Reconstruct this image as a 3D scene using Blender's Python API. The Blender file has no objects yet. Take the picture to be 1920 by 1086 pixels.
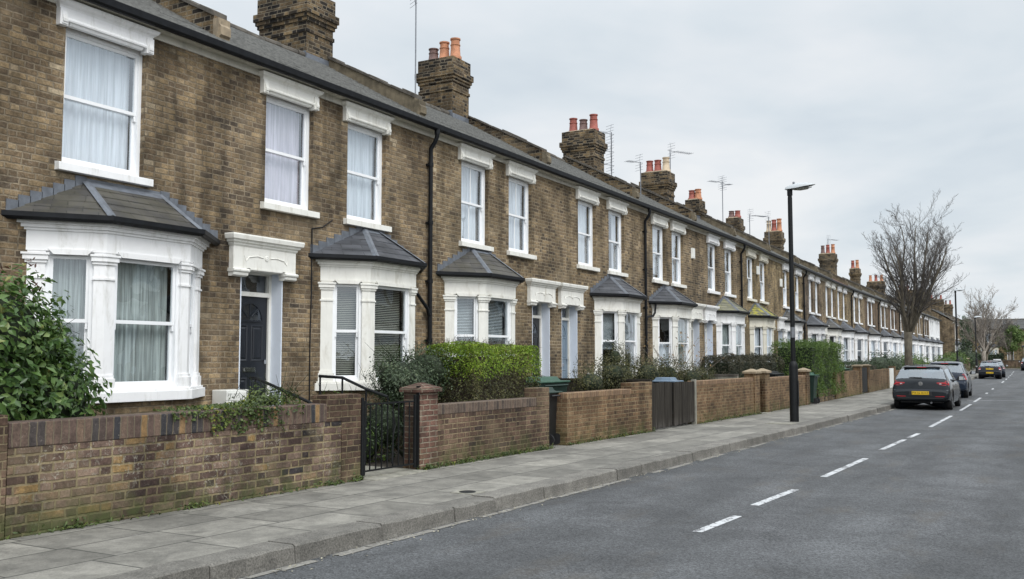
import bpy, bmesh, math, random
import numpy as np
from mathutils import Vector, Matrix
R = math.radians
rnd = random.Random(7)
sc = bpy.context.scene
COL = sc.collection

# ------------------------------------------------------------------ camera
HEAD, PITCH = 29.1156, 4.0358
cam_d = bpy.data.cameras.new('camera')
cam = bpy.data.objects.new('camera', cam_d); COL.objects.link(cam)
cam.location = (0, 0, 1.72)
cam.rotation_euler = (R(90 + PITCH), 0, R(HEAD))
cam_d.sensor_width = 36; cam_d.lens = 36 * 1800 / 1920
cam_d.clip_start = 0.05; cam_d.clip_end = 2000
sc.camera = cam
sc.view_settings.view_transform = 'Standard'
sc.view_settings.look = 'None'
sc.view_settings.gamma = 1
sc.view_settings.exposure = 0.0
sc.render.engine = 'CYCLES'
sc.cycles.max_bounces = 8
sc.cycles.transparent_max_bounces = 16
sc.cycles.sample_clamp_indirect = 6

# ------------------------------------------------------------------ node helper
class NT:
    def __init__(s, tree): s.t = tree; s.n = tree.nodes; s.l = tree.links
    def node(s, typ, **kw):
        nd = s.n.new(typ)
        for k, v in kw.items(): setattr(nd, k, v)
        return nd
    def put(s, sock, v):
        if v is None: return
        if isinstance(v, bpy.types.NodeSocket): s.l.new(v, sock)
        else: sock.default_value = v
    def m(s, op, a, b=None, c=None, clamp=False):
        nd = s.node('ShaderNodeMath', operation=op, use_clamp=clamp)
        for i, v in enumerate((a, b, c)): s.put(nd.inputs[i], v)
        return nd.outputs[0]
    def mix(s, f, a, b, mode='MIX'):
        nd = s.node('ShaderNodeMix', data_type='RGBA', blend_type=mode)
        s.put(nd.inputs[0], f); s.put(nd.inputs[6], a); s.put(nd.inputs[7], b)
        return nd.outputs[2]
    def fmap(s, v, a, b, c=0.0, d=1.0, smooth=True):
        nd = s.node('ShaderNodeMapRange', interpolation_type='SMOOTHSTEP' if smooth else 'LINEAR')
        for i, x in enumerate((v, a, b, c, d)): s.put(nd.inputs[i], x)
        return nd.outputs[0]
    def ramp(s, f, stops, const=False):
        nd = s.node('ShaderNodeValToRGB'); cr = nd.color_ramp
        if const: cr.interpolation = 'CONSTANT'
        while len(cr.elements) < len(stops): cr.elements.new(.5)
        for e, (p, c) in zip(cr.elements, stops):
            e.position = p; e.color = (*c, 1) if len(c) == 3 else c
        s.put(nd.inputs[0], f); return nd.outputs[0]
    def noise(s, vec, scale, detail=4, rough=.55, dist=0.0, d4=None):
        nd = s.node('ShaderNodeTexNoise')
        s.put(nd.inputs['Vector'], vec); nd.inputs['Scale'].default_value = scale
        nd.inputs['Detail'].default_value = detail; nd.inputs['Roughness'].default_value = rough
        nd.inputs['Distortion'].default_value = dist
        return nd.outputs[0]
    def white(s, vec, col=False):
        nd = s.node('ShaderNodeTexWhiteNoise', noise_dimensions='3D'); s.put(nd.inputs['Vector'], vec)
        return nd.outputs[1] if col else nd.outputs[0]
    def xyz(s, x=0., y=0., z=0.):
        nd = s.node('ShaderNodeCombineXYZ')
        for i, v in enumerate((x, y, z)): s.put(nd.inputs[i], v)
        return nd.outputs[0]
    def sep(s, v):
        nd = s.node('ShaderNodeSeparateXYZ'); s.put(nd.inputs[0], v); return nd.outputs
    def uv(s): return s.node('ShaderNodeUVMap').outputs[0]
    def pos(s): return s.node('ShaderNodeNewGeometry').outputs['Position']
    def objrand(s): return s.node('ShaderNodeObjectInfo').outputs['Random']
    def island(s): return s.node('ShaderNodeNewGeometry').outputs['Random Per Island']
    def bump(s, h, strength=.5, dist=.01):
        nd = s.node('ShaderNodeBump'); nd.inputs['Strength'].default_value = strength
        nd.inputs['Distance'].default_value = dist; s.put(nd.inputs['Height'], h); return nd.outputs[0]

def new_mat(name):
    m = bpy.data.materials.new(name); m.use_nodes = True
    nt = NT(m.node_tree); b = m.node_tree.nodes['Principled BSDF']
    return m, nt, b
def rgb(c): return (c[0], c[1], c[2], 1)

# ------------------------------------------------------------------ world: overcast sky, soft high sun behind the camera
SUN_EL, SUN_AZ = 48, 118          # azimuth from +Y towards +X
w = bpy.data.worlds.new('World'); sc.world = w; w.use_nodes = True
nt = NT(w.node_tree); bg = w.node_tree.nodes['Background']
sky = nt.node('ShaderNodeTexSky', sky_type='NISHITA'); sky.sun_disc = False
sky.sun_elevation = R(SUN_EL); sky.sun_rotation = R(SUN_AZ); sky.dust_density = 3
dirv = nt.node('ShaderNodeTexCoord').outputs['Generated']
dx, dy, dz = nt.sep(dirv)
den = nt.m('ADD', nt.m('MAXIMUM', dz, 0.0), .22)
cp = nt.xyz(nt.m('DIVIDE', dx, den), nt.m('DIVIDE', dy, den), 0.3)
n1 = nt.noise(cp, 1.1, 5, .5, .6)
n2 = nt.noise(cp, 3.2, 4, .5, .4)
cl = nt.m('ADD', nt.m('MULTIPLY', n1, .72), nt.m('MULTIPLY', n2, .28))
cloud = nt.ramp(cl, [(.36, (.68, .755, .82)), (.45, (.76, .825, .875)), (.53, (.83, .875, .915)), (.64, (.93, .95, .965))])
# overcast dome is brighter overhead and on the sun's side (out of frame)
up = nt.fmap(dz, .3, .95, 1.0, 2.7)
sund = nt.m('ADD', nt.m('MULTIPLY', dx, math.sin(R(SUN_AZ))), nt.m('MULTIPLY', dy, math.cos(R(SUN_AZ))))
side = nt.fmap(sund, .1, 1.0, 1.0, 1.75)
hor = nt.fmap(dz, -.02, .12, 1.06, 1.0)
k = nt.m('MULTIPLY', nt.m('MULTIPLY', up, side), hor)
cloudb = nt.mix(1.0, cloud, nt.xyz(k, k, k), 'MULTIPLY')
skyc = nt.mix(1.0, sky.outputs[0], (.1, .1, .1, 1), 'MULTIPLY')
nt.put(bg.inputs[0], nt.mix(.9, skyc, cloudb)); bg.inputs[1].default_value = 1.0
sd = bpy.data.lights.new('sun', 'SUN'); sd.energy = 1.5; sd.angle = R(25); sd.color = (1, .965, .92)
so = bpy.data.objects.new('sun', sd); COL.objects.link(so)
sv = Vector((math.sin(R(SUN_AZ)) * math.cos(R(SUN_EL)), math.cos(R(SUN_AZ)) * math.cos(R(SUN_EL)), math.sin(R(SUN_EL))))
so.rotation_euler = (-sv).to_track_quat('-Z', 'Y').to_euler(); so.location = (8, -6, 14)

# ------------------------------------------------------------------ mesh builder
class MB:
    def __init__(s): s.v = []; s.f = []; s.mi = []; s.T = None
    def add(s, vs, fs, m=0):
        o = len(s.v)
        if s.T is not None: vs = [tuple(s.T @ Vector(p)) for p in vs]
        s.v += [tuple(p) for p in vs]
        for f in fs: s.f.append(tuple(i + o for i in f)); s.mi.append(m)
    def box(s, x0, x1, y0, y1, z0, z1, m=0):
        s.add([(x0, y0, z0), (x1, y0, z0), (x1, y1, z0), (x0, y1, z0), (x0, y0, z1), (x1, y0, z1), (x1, y1, z1), (x0, y1, z1)],
              [(0, 3, 2, 1), (4, 5, 6, 7), (0, 1, 5, 4), (1, 2, 6, 5), (2, 3, 7, 6), (3, 0, 4, 7)], m)
    def quad(s, a, b, c, d, m=0): s.add([a, b, c, d], [(0, 1, 2, 3)], m)
    def prism(s, poly, z0, z1, m=0):
        n = len(poly)
        s.add([(x, y, z0) for x, y in poly] + [(x, y, z1) for x, y in poly],
              [tuple(range(n - 1, -1, -1)), tuple(range(n, 2 * n))] + [(i, (i + 1) % n, n + (i + 1) % n, n + i) for i in range(n)], m)
    def loft(s, rings, m=0, closed=True, caps=True):
        n = len(rings[0]); vs = [p for r in rings for p in r]; fs = []
        for k in range(len(rings) - 1):
            for i in range(n if closed else n - 1):
                j = (i + 1) % n
                fs.append((k * n + i, k * n + j, (k + 1) * n + j, (k + 1) * n + i))
        if caps and closed:
            fs.append(tuple(range(n - 1, -1, -1))); fs.append(tuple((len(rings) - 1) * n + i for i in range(n)))
        s.add(vs, fs, m)
    def profy(s, prof, y0, y1, m=0):       # closed (x,z) profile extruded along y
        s.loft([[(x, y0, z) for x, z in prof], [(x, y1, z) for x, z in prof]], m)
    def profx(s, prof, x0, x1, m=0):       # closed (y,z) profile extruded along x
        s.loft([[(x0, y, z) for y, z in prof], [(x1, y, z) for y, z in prof]], m)
    def tube(s, pts, rad, n=8, m=0, caps=True):
        pts = [Vector(p) for p in pts]
        if not hasattr(rad, '__len__'): rad = [rad] * len(pts)
        rings = []
        ref = None
        for i, p in enumerate(pts):
            d = (pts[min(i + 1, len(pts) - 1)] - pts[max(i - 1, 0)])
            if d.length < 1e-9: d = Vector((0, 0, 1))
            d.normalize()
            if ref is None: ref = Vector((1, 0, 0)) if abs(d.x) < .8 else Vector((0, 1, 0))
            u = (ref - d * ref.dot(d)).normalized(); ref = u; w_ = d.cross(u)
            rings.append([tuple(p + (u * math.cos(2 * math.pi * k / n) + w_ * math.sin(2 * math.pi * k / n)) * rad[i]) for k in range(n)])
        s.loft(rings, m, True, caps)
    def lathe(s, prof, cx, cy, n=14, m=0):  # (r,z) profile
        s.loft([[(cx + r * math.cos(2 * math.pi * k / n), cy + r * math.sin(2 * math.pi * k / n), z) for k in range(n)] for r, z in prof], m)
    def build(s, name, mats, parent=None, smooth=False, bevel=0, uo=0.0, fixn=True):
        me = bpy.data.meshes.new(name)
        me.from_pydata(s.v, [], s.f)
        if not isinstance(mats, (list, tuple)): mats = [mats]
        for mm in mats: me.materials.append(mm)
        me.polygons.foreach_set('material_index', s.mi)
        if fixn:
            bm = bmesh.new(); bm.from_mesh(me); bmesh.ops.recalc_face_normals(bm, faces=bm.faces[:])
            bm.to_mesh(me); bm.free()
        me.update()
        uvl = me.uv_layers.new(name='UVMap')
        uvs = [0.0] * (2 * len(me.loops))
        for p in me.polygons:
            n = p.normal
            if abs(n.z) > .96: t = Vector((1, 0, 0)); b = Vector((0, 1, 0))
            else:
                t = Vector((-n.y, n.x, 0)).normalized()
                if t.x + t.y < 0: t = -t
                b = n.cross(t)
                if b.z < 0: b = -b
            for li in p.loop_indices:
                co = me.vertices[me.loops[li].vertex_index].co
                uvs[2 * li] = t.dot(co) + uo; uvs[2 * li + 1] = b.dot(co)
        uvl.data.foreach_set('uv', uvs)
        if smooth:
            me.polygons.foreach_set('use_smooth', [True] * len(me.polygons))
        ob = bpy.data.objects.new(name, me); COL.objects.link(ob)
        if parent: ob.parent = parent
        if bevel:
            bv = ob.modifiers.new('bevel', 'BEVEL'); bv.width = bevel; bv.segments = 2; bv.limit_method = 'ANGLE'
            bv.angle_limit = R(40)
        return ob
def smooth_angle(ob, deg=40):
    me = ob.data
    me.polygons.foreach_set('use_smooth', [True] * len(me.polygons))
    bm = bmesh.new(); bm.from_mesh(me)
    for e in bm.edges:
        if len(e.link_faces) == 2 and e.calc_face_angle(0) > R(deg): e.smooth = False
    bm.to_mesh(me); bm.free(); return ob
def tag(o, label, cat, group=None, kind=None):
    o['label'] = label; o['category'] = cat
    if group: o['group'] = group
    if kind: o['kind'] = kind
    return o
def empty(name, loc=(0, 0, 0), rz=0.0):
    o = bpy.data.objects.new(name, None); COL.objects.link(o); o.location = loc; o.rotation_euler = (0, 0, rz)
    o.empty_display_size = .2; return o
def struct(o): o['kind'] = 'structure'; return o
def copy_thing(o, parent=None):
    c = o.copy(); COL.objects.link(c)
    if parent: c.parent = parent
    for ch in list(o.children): copy_thing(ch, c)
    return c
def interp(x, tab):
    return float(np.interp(x, [a for a, _ in tab], [b for _, b in tab]))

# ------------------------------------------------------------------ materials
def brick_mat(name, ramp, mortar, course=.075, per=.3375, sc_dirt=1.0, dirt=(.55, 1.15), joint=.010, moss=0.0, white_patch=0.0, soot=0.35, bstr=.6):
    m, nt, b = new_mat(name)
    uv = nt.uv(); pos = nt.pos()
    wob = nt.noise(uv, 9, 2); u0, v0, _ = nt.sep(uv)
    wv = nt.m('MULTIPLY', nt.m('SUBTRACT', wob, .5), .018)
    wob2 = nt.noise(nt.xyz(v0, u0, 3.3), 11, 2)
    wu = nt.m('MULTIPLY', nt.m('SUBTRACT', wob2, .5), .02)
    v = nt.m('ADD', v0, wv); u = nt.m('ADD', u0, wu)
    vr = nt.m('DIVIDE', v, course); row = nt.m('FLOOR', vr); fy = nt.m('FRACT', vr)
    jit = nt.m('MULTIPLY', nt.white(nt.xyz(row, 7.7, 1.0)), .22)
    us = nt.m('ADD', nt.m('ADD', nt.m('DIVIDE', u, per), nt.m('MULTIPLY', nt.m('MODULO', row, 2.0), .5)), jit)
    cell = nt.m('FLOOR', us); f = nt.m('FRACT', us)
    isH = nt.m('GREATER_THAN', f, .6667)
    fxs = nt.m('DIVIDE', f, .6667); fxh = nt.m('DIVIDE', nt.m('SUBTRACT', f, .6667), .3333)
    inv = nt.m('SUBTRACT', 1.0, isH)
    fx = nt.m('ADD', nt.m('MULTIPLY', fxs, inv), nt.m('MULTIPLY', fxh, isH))
    wdt = nt.m('ADD', nt.m('MULTIPLY', inv, per * .6667), nt.m('MULTIPLY', isH, per * .3333))
    dxe = nt.m('MULTIPLY', nt.m('MINIMUM', fx, nt.m('SUBTRACT', 1.0, fx)), wdt)
    dye = nt.m('MULTIPLY', nt.m('MINIMUM', fy, nt.m('SUBTRACT', 1.0, fy)), course)
    d = nt.m('MINIMUM', dxe, dye)
    mask = nt.fmap(d, joint * .35, joint * .9)
    cid = nt.xyz(nt.m('ADD', nt.m('MULTIPLY', cell, 2.0), isH), row, 0.5)
    val = nt.white(cid); valc = nt.white(cid, True)
    big = nt.noise(pos, .55 * sc_dirt, 3, .6)
    vv = nt.m('ADD', nt.m('MULTIPLY', val, .78), nt.m('MULTIPLY', nt.m('SUBTRACT', big, .39), 1.15), clamp=True)
    col = nt.ramp(vv, ramp)
    fine = nt.noise(pos, 55, 5, .7)
    mid = nt.noise(pos, 14, 4, .65)
    k1 = nt.fmap(fine, .3, .7, .72, 1.25); k2 = nt.fmap(mid, .3, .72, .72, 1.22)
    kk = nt.m('MULTIPLY', k1, k2)
    col = nt.mix(1.0, col, nt.xyz(kk, kk, kk), 'MULTIPLY')
    mcol = nt.mix(nt.fmap(mid, .35, .65), rgb(mortar), rgb([c * .62 for c in mortar]))
    col = nt.mix(mask, mcol, col)
    if white_patch:
        wp = nt.m('MULTIPLY', nt.fmap(nt.noise(pos, 22, 5, .75, 1.2), .54, .63), nt.fmap(nt.noise(pos, 1.3, 3), .40, .58))
        col = nt.mix(nt.m('MULTIPLY', wp, white_patch), col, (.36, .33, .27, 1))
    st = nt.fmap(nt.noise(pos, 1.6 * sc_dirt, 5, .62, .3), .33, .68, dirt[0], dirt[1])
    px, py, pz = nt.sep(pos)
    streak = nt.fmap(nt.noise(nt.xyz(nt.m('MULTIPLY', px, 3.2), nt.m('MULTIPLY', py, 3.2), nt.m('MULTIPLY', pz, .35)), 1.0, 4, .6), .42, .72, 1.0, 1.0 - soot)
    st = nt.m('MULTIPLY', st, streak)
    col = nt.mix(1.0, col, nt.xyz(st, st, st), 'MULTIPLY')
    rp = nt.m('MULTIPLY', nt.fmap(nt.noise(nt.xyz(px, py, nt.m('ADD', pz, 31.0)), .75, 4, .6, .6), .52, .64), .34)
    col = nt.mix(rp, col, nt.mix(.55, col, rgb([c * .95 for c in mortar])))
    if moss:
        mm_ = nt.m('MULTIPLY', nt.fmap(pz, .62, .12), nt.fmap(nt.noise(pos, 4, 4, .6), .36, .66))
        col = nt.mix(nt.m('MULTIPLY', mm_, moss), col, (.055, .075, .022, 1))
    nt.put(b.inputs['Base Color'], col)
    b.inputs['Roughness'].default_value = .9
    b.inputs['Specular IOR Level'].default_value = .25
    h = nt.m('ADD', nt.m('MULTIPLY', mask, .7), nt.m('ADD', nt.m('MULTIPLY', fine, .35), nt.m('MULTIPLY', nt.m('MULTIPLY', val, mask), .25)))
    nt.put(b.inputs['Normal'], nt.bump(h, bstr, .012))
    return m
STOCK = [(.0, (.07, .053, .039)), (.14, (.122, .088, .057)), (.34, (.175, .120, .068)), (.5, (.212, .147, .080)), (.68, (.25, .177, .096)), (.88, (.325, .226, .115)), (1, (.42, .33, .21))]
def desat(c, k=.9):
    l = .3 * c[0] + .55 * c[1] + .15 * c[2]
    return tuple(l + k * (v - l) for v in c)
STOCK = [(p, desat(c)) for p, c in STOCK]
M = {}
M['stock'] = brick_mat('stock brick', STOCK, (.28, .225, .155), joint=.014, dirt=(.5, 1.18), white_patch=.3, sc_dirt=.8, soot=.5)
M['stock_b'] = brick_mat('stock brick pale joints', STOCK, (.37, .30, .20), dirt=(.52, 1.16), joint=.014, white_patch=.2, sc_dirt=.8, soot=.48)
M['stock_c'] = brick_mat('yellower stock brick', [(p, (r * 1.1, g_ * 1.1, b_ * .95)) for p, (r, g_, b_) in STOCK], (.33, .27, .18), dirt=(.5, 1.15), joint=.014, sc_dirt=.7, soot=.5)
M['stock_d'] = brick_mat('sooty stock brick', [(p, (r * .82, g_ * .8, b_ * .82)) for p, (r, g_, b_) in STOCK], (.24, .20, .15), dirt=(.5, 1.15), joint=.013, sc_dirt=.9, soot=.5)
M['chim'] = brick_mat('sooty chimney brick', [(.0, (.014, .013, .013)), (.35, (.035, .028, .022)), (.55, (.13, .092, .055)), (.8, (.20, .14, .075)), (1, (.26, .185, .10))], (.25, .21, .15), dirt=(.5, 1.15), soot=.5, joint=.013)
M['gwall_old'] = brick_mat('old garden wall brick', [(.0, (.020, .021, .026)), (.16, (.045, .038, .04)), (.32, (.085, .054, .046)), (.5, (.125, .080, .063)), (.7, (.18, .123, .096)), (.88, (.235, .165, .125)), (.96, (.25, .165, .10)), (1, (.31, .20, .085))], (.30, .24, .14), joint=.016, moss=.75, white_patch=.9, dirt=(.48, 1.25), course=.086, per=.37)
M['gwall_brown'] = brick_mat('brown garden wall brick', [(.0, (.06, .042, .035)), (.4, (.105, .066, .047)), (.75, (.145, .092, .064)), (1, (.185, .12, .085))], (.26, .205, .125), joint=.011, moss=.75, dirt=(.55, 1.15))
M['gwall_tan'] = brick_mat('tan garden wall brick', [(.0, (.095, .06, .037)), (.4, (.165, .10, .057)), (.75, (.21, .13, .07)), (1, (.25, .165, .095))], (.30, .23, .135), joint=.011, moss=.6, dirt=(.6, 1.12))
M['gwall_red'] = brick_mat('red pier brick', [(.0, (.085, .048, .038)), (.5, (.14, .073, .055)), (1, (.19, .10, .075))], (.30, .255, .19), per=.45, joint=.013, moss=.5)

def soldier_mat(name, ramp, mortar, w_=.078):
    m, nt, b = new_mat(name)
    uv = nt.uv(); pos = nt.pos(); u0, v0, _ = nt.sep(uv)
    u = nt.m('ADD', u0, nt.m('MULTIPLY', nt.m('SUBTRACT', nt.noise(uv, 6, 2), .5), .03))
    us = nt.m('DIVIDE', u, w_); cell = nt.m('FLOOR', us); f = nt.m('FRACT', us)
    d = nt.m('MULTIPLY', nt.m('MINIMUM', f, nt.m('SUBTRACT', 1.0, f)), w_)
    mask = nt.fmap(d, .003, .009)
    val = nt.white(nt.xyz(cell, 3.0, 1.0))
    col = nt.ramp(val, ramp)
    fine = nt.noise(pos, 50, 5, .7); mid = nt.noise(pos, 9, 4, .65)
    kk = nt.m('MULTIPLY', nt.fmap(fine, .3, .7, .75, 1.2), nt.fmap(mid, .3, .72, .65, 1.2))
    col = nt.mix(1.0, col, nt.xyz(kk, kk, kk), 'MULTIPLY')
    col = nt.mix(mask, rgb(mortar), col)
    wp = nt.m('MULTIPLY', nt.fmap(nt.noise(pos, 26, 5, .75, 1.2), .6, .68), .45)
    col = nt.mix(wp, col, (.33, .29, .24, 1))
    nt.put(b.inputs['Base Color'], col); b.inputs['Roughness'].default_value = .9
    nt.put(b.inputs['Normal'], nt.bump(nt.m('ADD', nt.m('MULTIPLY', mask, .7), nt.m('MULTIPLY', fine, .4)), .6, .012))
    return m
M['soldier_old'] = soldier_mat('old brick on edge coping', [(.0, (.022, .024, .03)), (.2, (.05, .042, .04)), (.45, (.09, .058, .046)), (.8, (.12, .08, .06)), (.93, (.15, .10, .07)), (1, (.25, .15, .06))], (.13, .105, .07))
M['soldier_brown'] = soldier_mat('brown brick on edge coping', [(.0, (.06, .043, .036)), (.6, (.10, .07, .054)), (1, (.14, .095, .07))], (.15, .12, .085))
M['soldier_tan'] = soldier_mat('tan brick on edge coping', [(.0, (.13, .075, .045)), (.6, (.19, .11, .062)), (1, (.25, .16, .085))], (.26, .2, .12))

def plain(name, c, rough=.6, var=.12, scale=6, bump=.0, metal=0.0, spec=.5, dirtc=None, dirt=0.0, dscale=3, coat=0.0):
    m, nt, b = new_mat(name); pos = nt.pos()
    n = nt.noise(pos, scale, 5, .6)
    k = nt.fmap(n, .3, .7, 1 - var, 1 + var)
    col = nt.mix(1.0, rgb(c), nt.xyz(k, k, k), 'MULTIPLY')
    if dirt:
        px, py, pz = nt.sep(pos)
        dn = nt.noise(nt.xyz(nt.m('MULTIPLY', px, 2), nt.m('MULTIPLY', py, 2), nt.m('MULTIPLY', pz, .6)), dscale, 6, .7, .4)
        dn2 = nt.noise(nt.xyz(nt.m('MULTIPLY', px, 9), nt.m('MULTIPLY', py, 9), nt.m('MULTIPLY', pz, .9)), 1.6, 5, .65)
        df = nt.m('ADD', nt.m('MULTIPLY', nt.fmap(dn, .5, .72), dirt), nt.m('MULTIPLY', nt.fmap(dn2, .55, .75), dirt * .7), clamp=True)
        col = nt.mix(df, col, rgb(dirtc or [x * .4 for x in c]))
    nt.put(b.inputs['Base Color'], col)
    b.inputs['Roughness'].default_value = rough; b.inputs['Metallic'].default_value = metal
    b.inputs['Specular IOR Level'].default_value = spec; b.inputs['Coat Weight'].default_value = coat
    if bump: nt.put(b.inputs['Normal'], nt.bump(nt.noise(pos, scale * 4, 5, .65), bump, .006))
    return m
M['white'] = plain('bright white masonry paint', (.80, .80, .80), .55, .03, 4, .12, dirtc=(.44, .43, .38), dirt=.48)
M['cream'] = plain('off white masonry paint', (.74, .73, .68), .6, .04, 4, .15, dirtc=(.40, .37, .29), dirt=.5)
M['cream_old'] = plain('weathered cream stone paint', (.66, .63, .54), .65, .06, 5, .2, dirtc=(.33, .29, .2), dirt=.55)
M['upvc'] = plain('white window frame', (.82, .83, .84), .35, .02, 5, .0)
M['jamb'] = plain('pale blue white door jamb', (.66, .71, .79), .5, .03, 5, .05)
M['black'] = plain('black gutter plastic', (.008, .009, .011), .5, .3, 8, .0, spec=.2)
M['iron'] = plain('black painted iron', (.008, .009, .010), .5, .3, 30, .1, spec=.25)
M['lead'] = plain('grey lead flashing', (.115, .127, .147), .45, .22, 9, .1, spec=.6)
M['fascia'] = plain('cream eaves board', (.55, .53, .46), .6, .08, 4, .1, dirt=.4)
M['stone'] = plain('weathered stone cap', (.27, .215, .145), .85, .2, 8, .4, dirt=.5)
M['render'] = plain('rough parapet render', (.135, .11, .072), .9, .35, 5, .6, dirt=.6)
M['coping'] = plain('dark stone coping', (.085, .075, .062), .9, .35, 6, .5, dirt=.4)
M['terracotta'] = plain('orange terracotta pot', (.43, .19, .10), .75, .2, 9, .2, dirt=.5)
M['terracotta_red'] = plain('red terracotta pot', (.27, .075, .055), .7, .2, 9, .2, dirt=.45)
M['terracotta_dark'] = plain('dark clay pot', (.14, .085, .075), .75, .25, 9, .2, dirt=.5)
M['terracotta_buff'] = plain('buff clay pot', (.50, .40, .28), .75, .15, 9, .2, dirt=.5)
M['pot_white'] = plain('white chimney pot', (.72, .71, .68), .6, .08, 8, .1, dirt=.3)
M['room'] = plain('dark room', (.045, .043, .04), .9, .2, 2)  # shade of unlit interiors put into the lining colour
M['door_navy'] = plain('navy door paint', (.012, .0145, .020), .35, .06, 5, spec=.5)
M['door_black'] = plain('black door paint', (.012, .013, .015), .3, .06, 5)
M['door_blue'] = plain('blue grey door paint', (.16, .215, .27), .4, .05, 5)
M['door_pale'] = plain('pale blue door paint', (.50, .56, .66), .4, .05, 5)
M['door_red'] = plain('brown red door paint', (.12, .03, .025), .4, .05, 5)
M['chrome'] = plain('chrome', (.6, .6, .6), .22, .05, 20, metal=1.0)
M['bin_green'] = plain('dark green bin plastic', (.011, .030, .022), .5, .15, 5)
M['bin_lid'] = plain('green bin lid', (.03, .085, .055), .5, .15, 5)
M['bin_black'] = plain('black bin plastic', (.012, .013, .014), .45, .15, 5)
M['bin_blue'] = plain('blue grey bin lid', (.12, .17, .23), .5, .15, 5)
M['metal_grey'] = plain('galvanised aerial metal', (.22, .23, .25), .5, .15, 20, metal=.6)
M['box_white'] = plain('white meter box', (.70, .70, .66), .5, .05, 5, dirt=.3)
M['soil'] = plain('garden soil', (.035, .028, .02), .95, .4, 6, .8)
M['rubber'] = plain('tyre rubber', (.012, .012, .013), .75, .2, 20)
M['rim'] = plain('alloy wheel', (.35, .36, .38), .35, .08, 20, metal=.8)
M['plastic_dark'] = plain('dark plastic', (.015, .015, .016), .55, .1, 20)
M['plate'] = plain('yellow number plate', (.72, .46, .015), .4, .04, 20)
M['ink'] = plain('black plate lettering', (.01, .01, .01), .5, .02, 20)
M['seat'] = plain('dark car seat', (.03, .03, .033), .8, .1, 10)
M['redlens'] = plain('red light lens', (.42, .012, .02), .18, .06, 30, coat=.6)
M['whitelens'] = plain('clear light lens', (.55, .53, .53), .15, .06, 30, coat=.6)
M['lamp_grey'] = plain('pale grey lantern', (.42, .44, .45), .45, .06, 10)
M['lens'] = plain('lantern glass bowl', (.25, .26, .24), .2, .05, 10)
M['wood_dark'] = None

def mat_wood():
    m, nt, b = new_mat('weathered dark gate boards'); pos = nt.pos(); x, y, z = nt.sep(pos)
    n = nt.noise(nt.xyz(nt.m('MULTIPLY', x, 18), nt.m('MULTIPLY', y, 18), nt.m('MULTIPLY', z, 1.3)), 1.0, 5, .65)
    col = nt.ramp(n, [(.25, (.013, .011, .0095)), (.5, (.031, .027, .022)), (.75, (.062, .055, .046))])
    fade = nt.m('MULTIPLY', nt.fmap(z, .45, .12), nt.fmap(n, .4, .6))
    col = nt.mix(nt.m('MULTIPLY', fade, .6), col, (.11, .10, .095, 1))
    nt.put(b.inputs['Base Color'], col); b.inputs['Roughness'].default_value = .85; b.inputs['Specular IOR Level'].default_value = .2
    nt.put(b.inputs['Normal'], nt.bump(n, .5, .008)); return m
M['wood_dark'] = mat_wood()

def mat_slate(name, c0, c1, lichen=None, la=0.0, course=.11, w_=.3):
    m, nt, b = new_mat(name); uv = nt.uv(); pos = nt.pos(); u, v, _ = nt.sep(uv)
    row = nt.m('FLOOR', nt.m('DIVIDE', v, course))
    us = nt.m('ADD', nt.m('DIVIDE', u, w_), nt.m('MULTIPLY', nt.m('MODULO', row, 2.0), .5))
    cell = nt.m('FLOOR', us); f = nt.m('FRACT', us)
    val = nt.white(nt.xyz(cell, row, 2.0))
    col = nt.mix(val, rgb(c0), rgb(c1))
    n = nt.noise(pos, 3, 4, .55)
    k = nt.fmap(n, .3, .7, .78, 1.22)
    col = nt.mix(1.0, col, nt.xyz(k, k, k), 'MULTIPLY')
    gap = nt.m('LESS_THAN', nt.m('MULTIPLY', nt.m('MINIMUM', f, nt.m('SUBTRACT', 1.0, f)), w_), .005)
    col = nt.mix(gap, col, (.012, .012, .013, 1))
    if lichen:
        col = nt.mix(nt.m('MULTIPLY', nt.fmap(nt.noise(pos, 3.2, 5, .7, .5), .42, .62), la), col, rgb(lichen))
    nt.put(b.inputs['Base Color'], col); b.inputs['Roughness'].default_value = .55
    b.inputs['Specular IOR Level'].default_value = .45
    nt.put(b.inputs['Normal'], nt.bump(nt.m('ADD', nt.m('MULTIPLY', val, .5), n), .35, .008)); return m
M['slate'] = mat_slate('grey roof slate', (.04, .041, .043), (.085, .086, .09), (.085, .075, .05), .3)
M['slate_edge'] = plain('lapped slate edges', (.12, .12, .112), .7, .3, 12)  # broken edges are paler; light they catch is also put into the colour
M['slate_bay'] = mat_slate('dark bay roof slate', (.032, .034, .04), (.07, .073, .082), course=.13, w_=.34)
M['slate_bay_old'] = mat_slate('mossed bay roof slate', (.04, .038, .036), (.075, .07, .062), (.10, .09, .035), .18, course=.13, w_=.34)
M['slate_moss'] = mat_slate('yellow moss bay roof', (.06, .06, .04), (.10, .10, .07), (.34, .31, .02), .95, course=.13, w_=.34)
M['slate_lichen'] = mat_slate('lichen bay roof', (.10, .10, .07), (.16, .155, .11), (.22, .21, .10), .6, course=.13, w_=.34)
M['tile_red'] = mat_slate('red roof tile', (.13, .055, .045), (.2, .085, .07), (.1, .09, .07), .4, course=.11, w_=.2)

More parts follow.
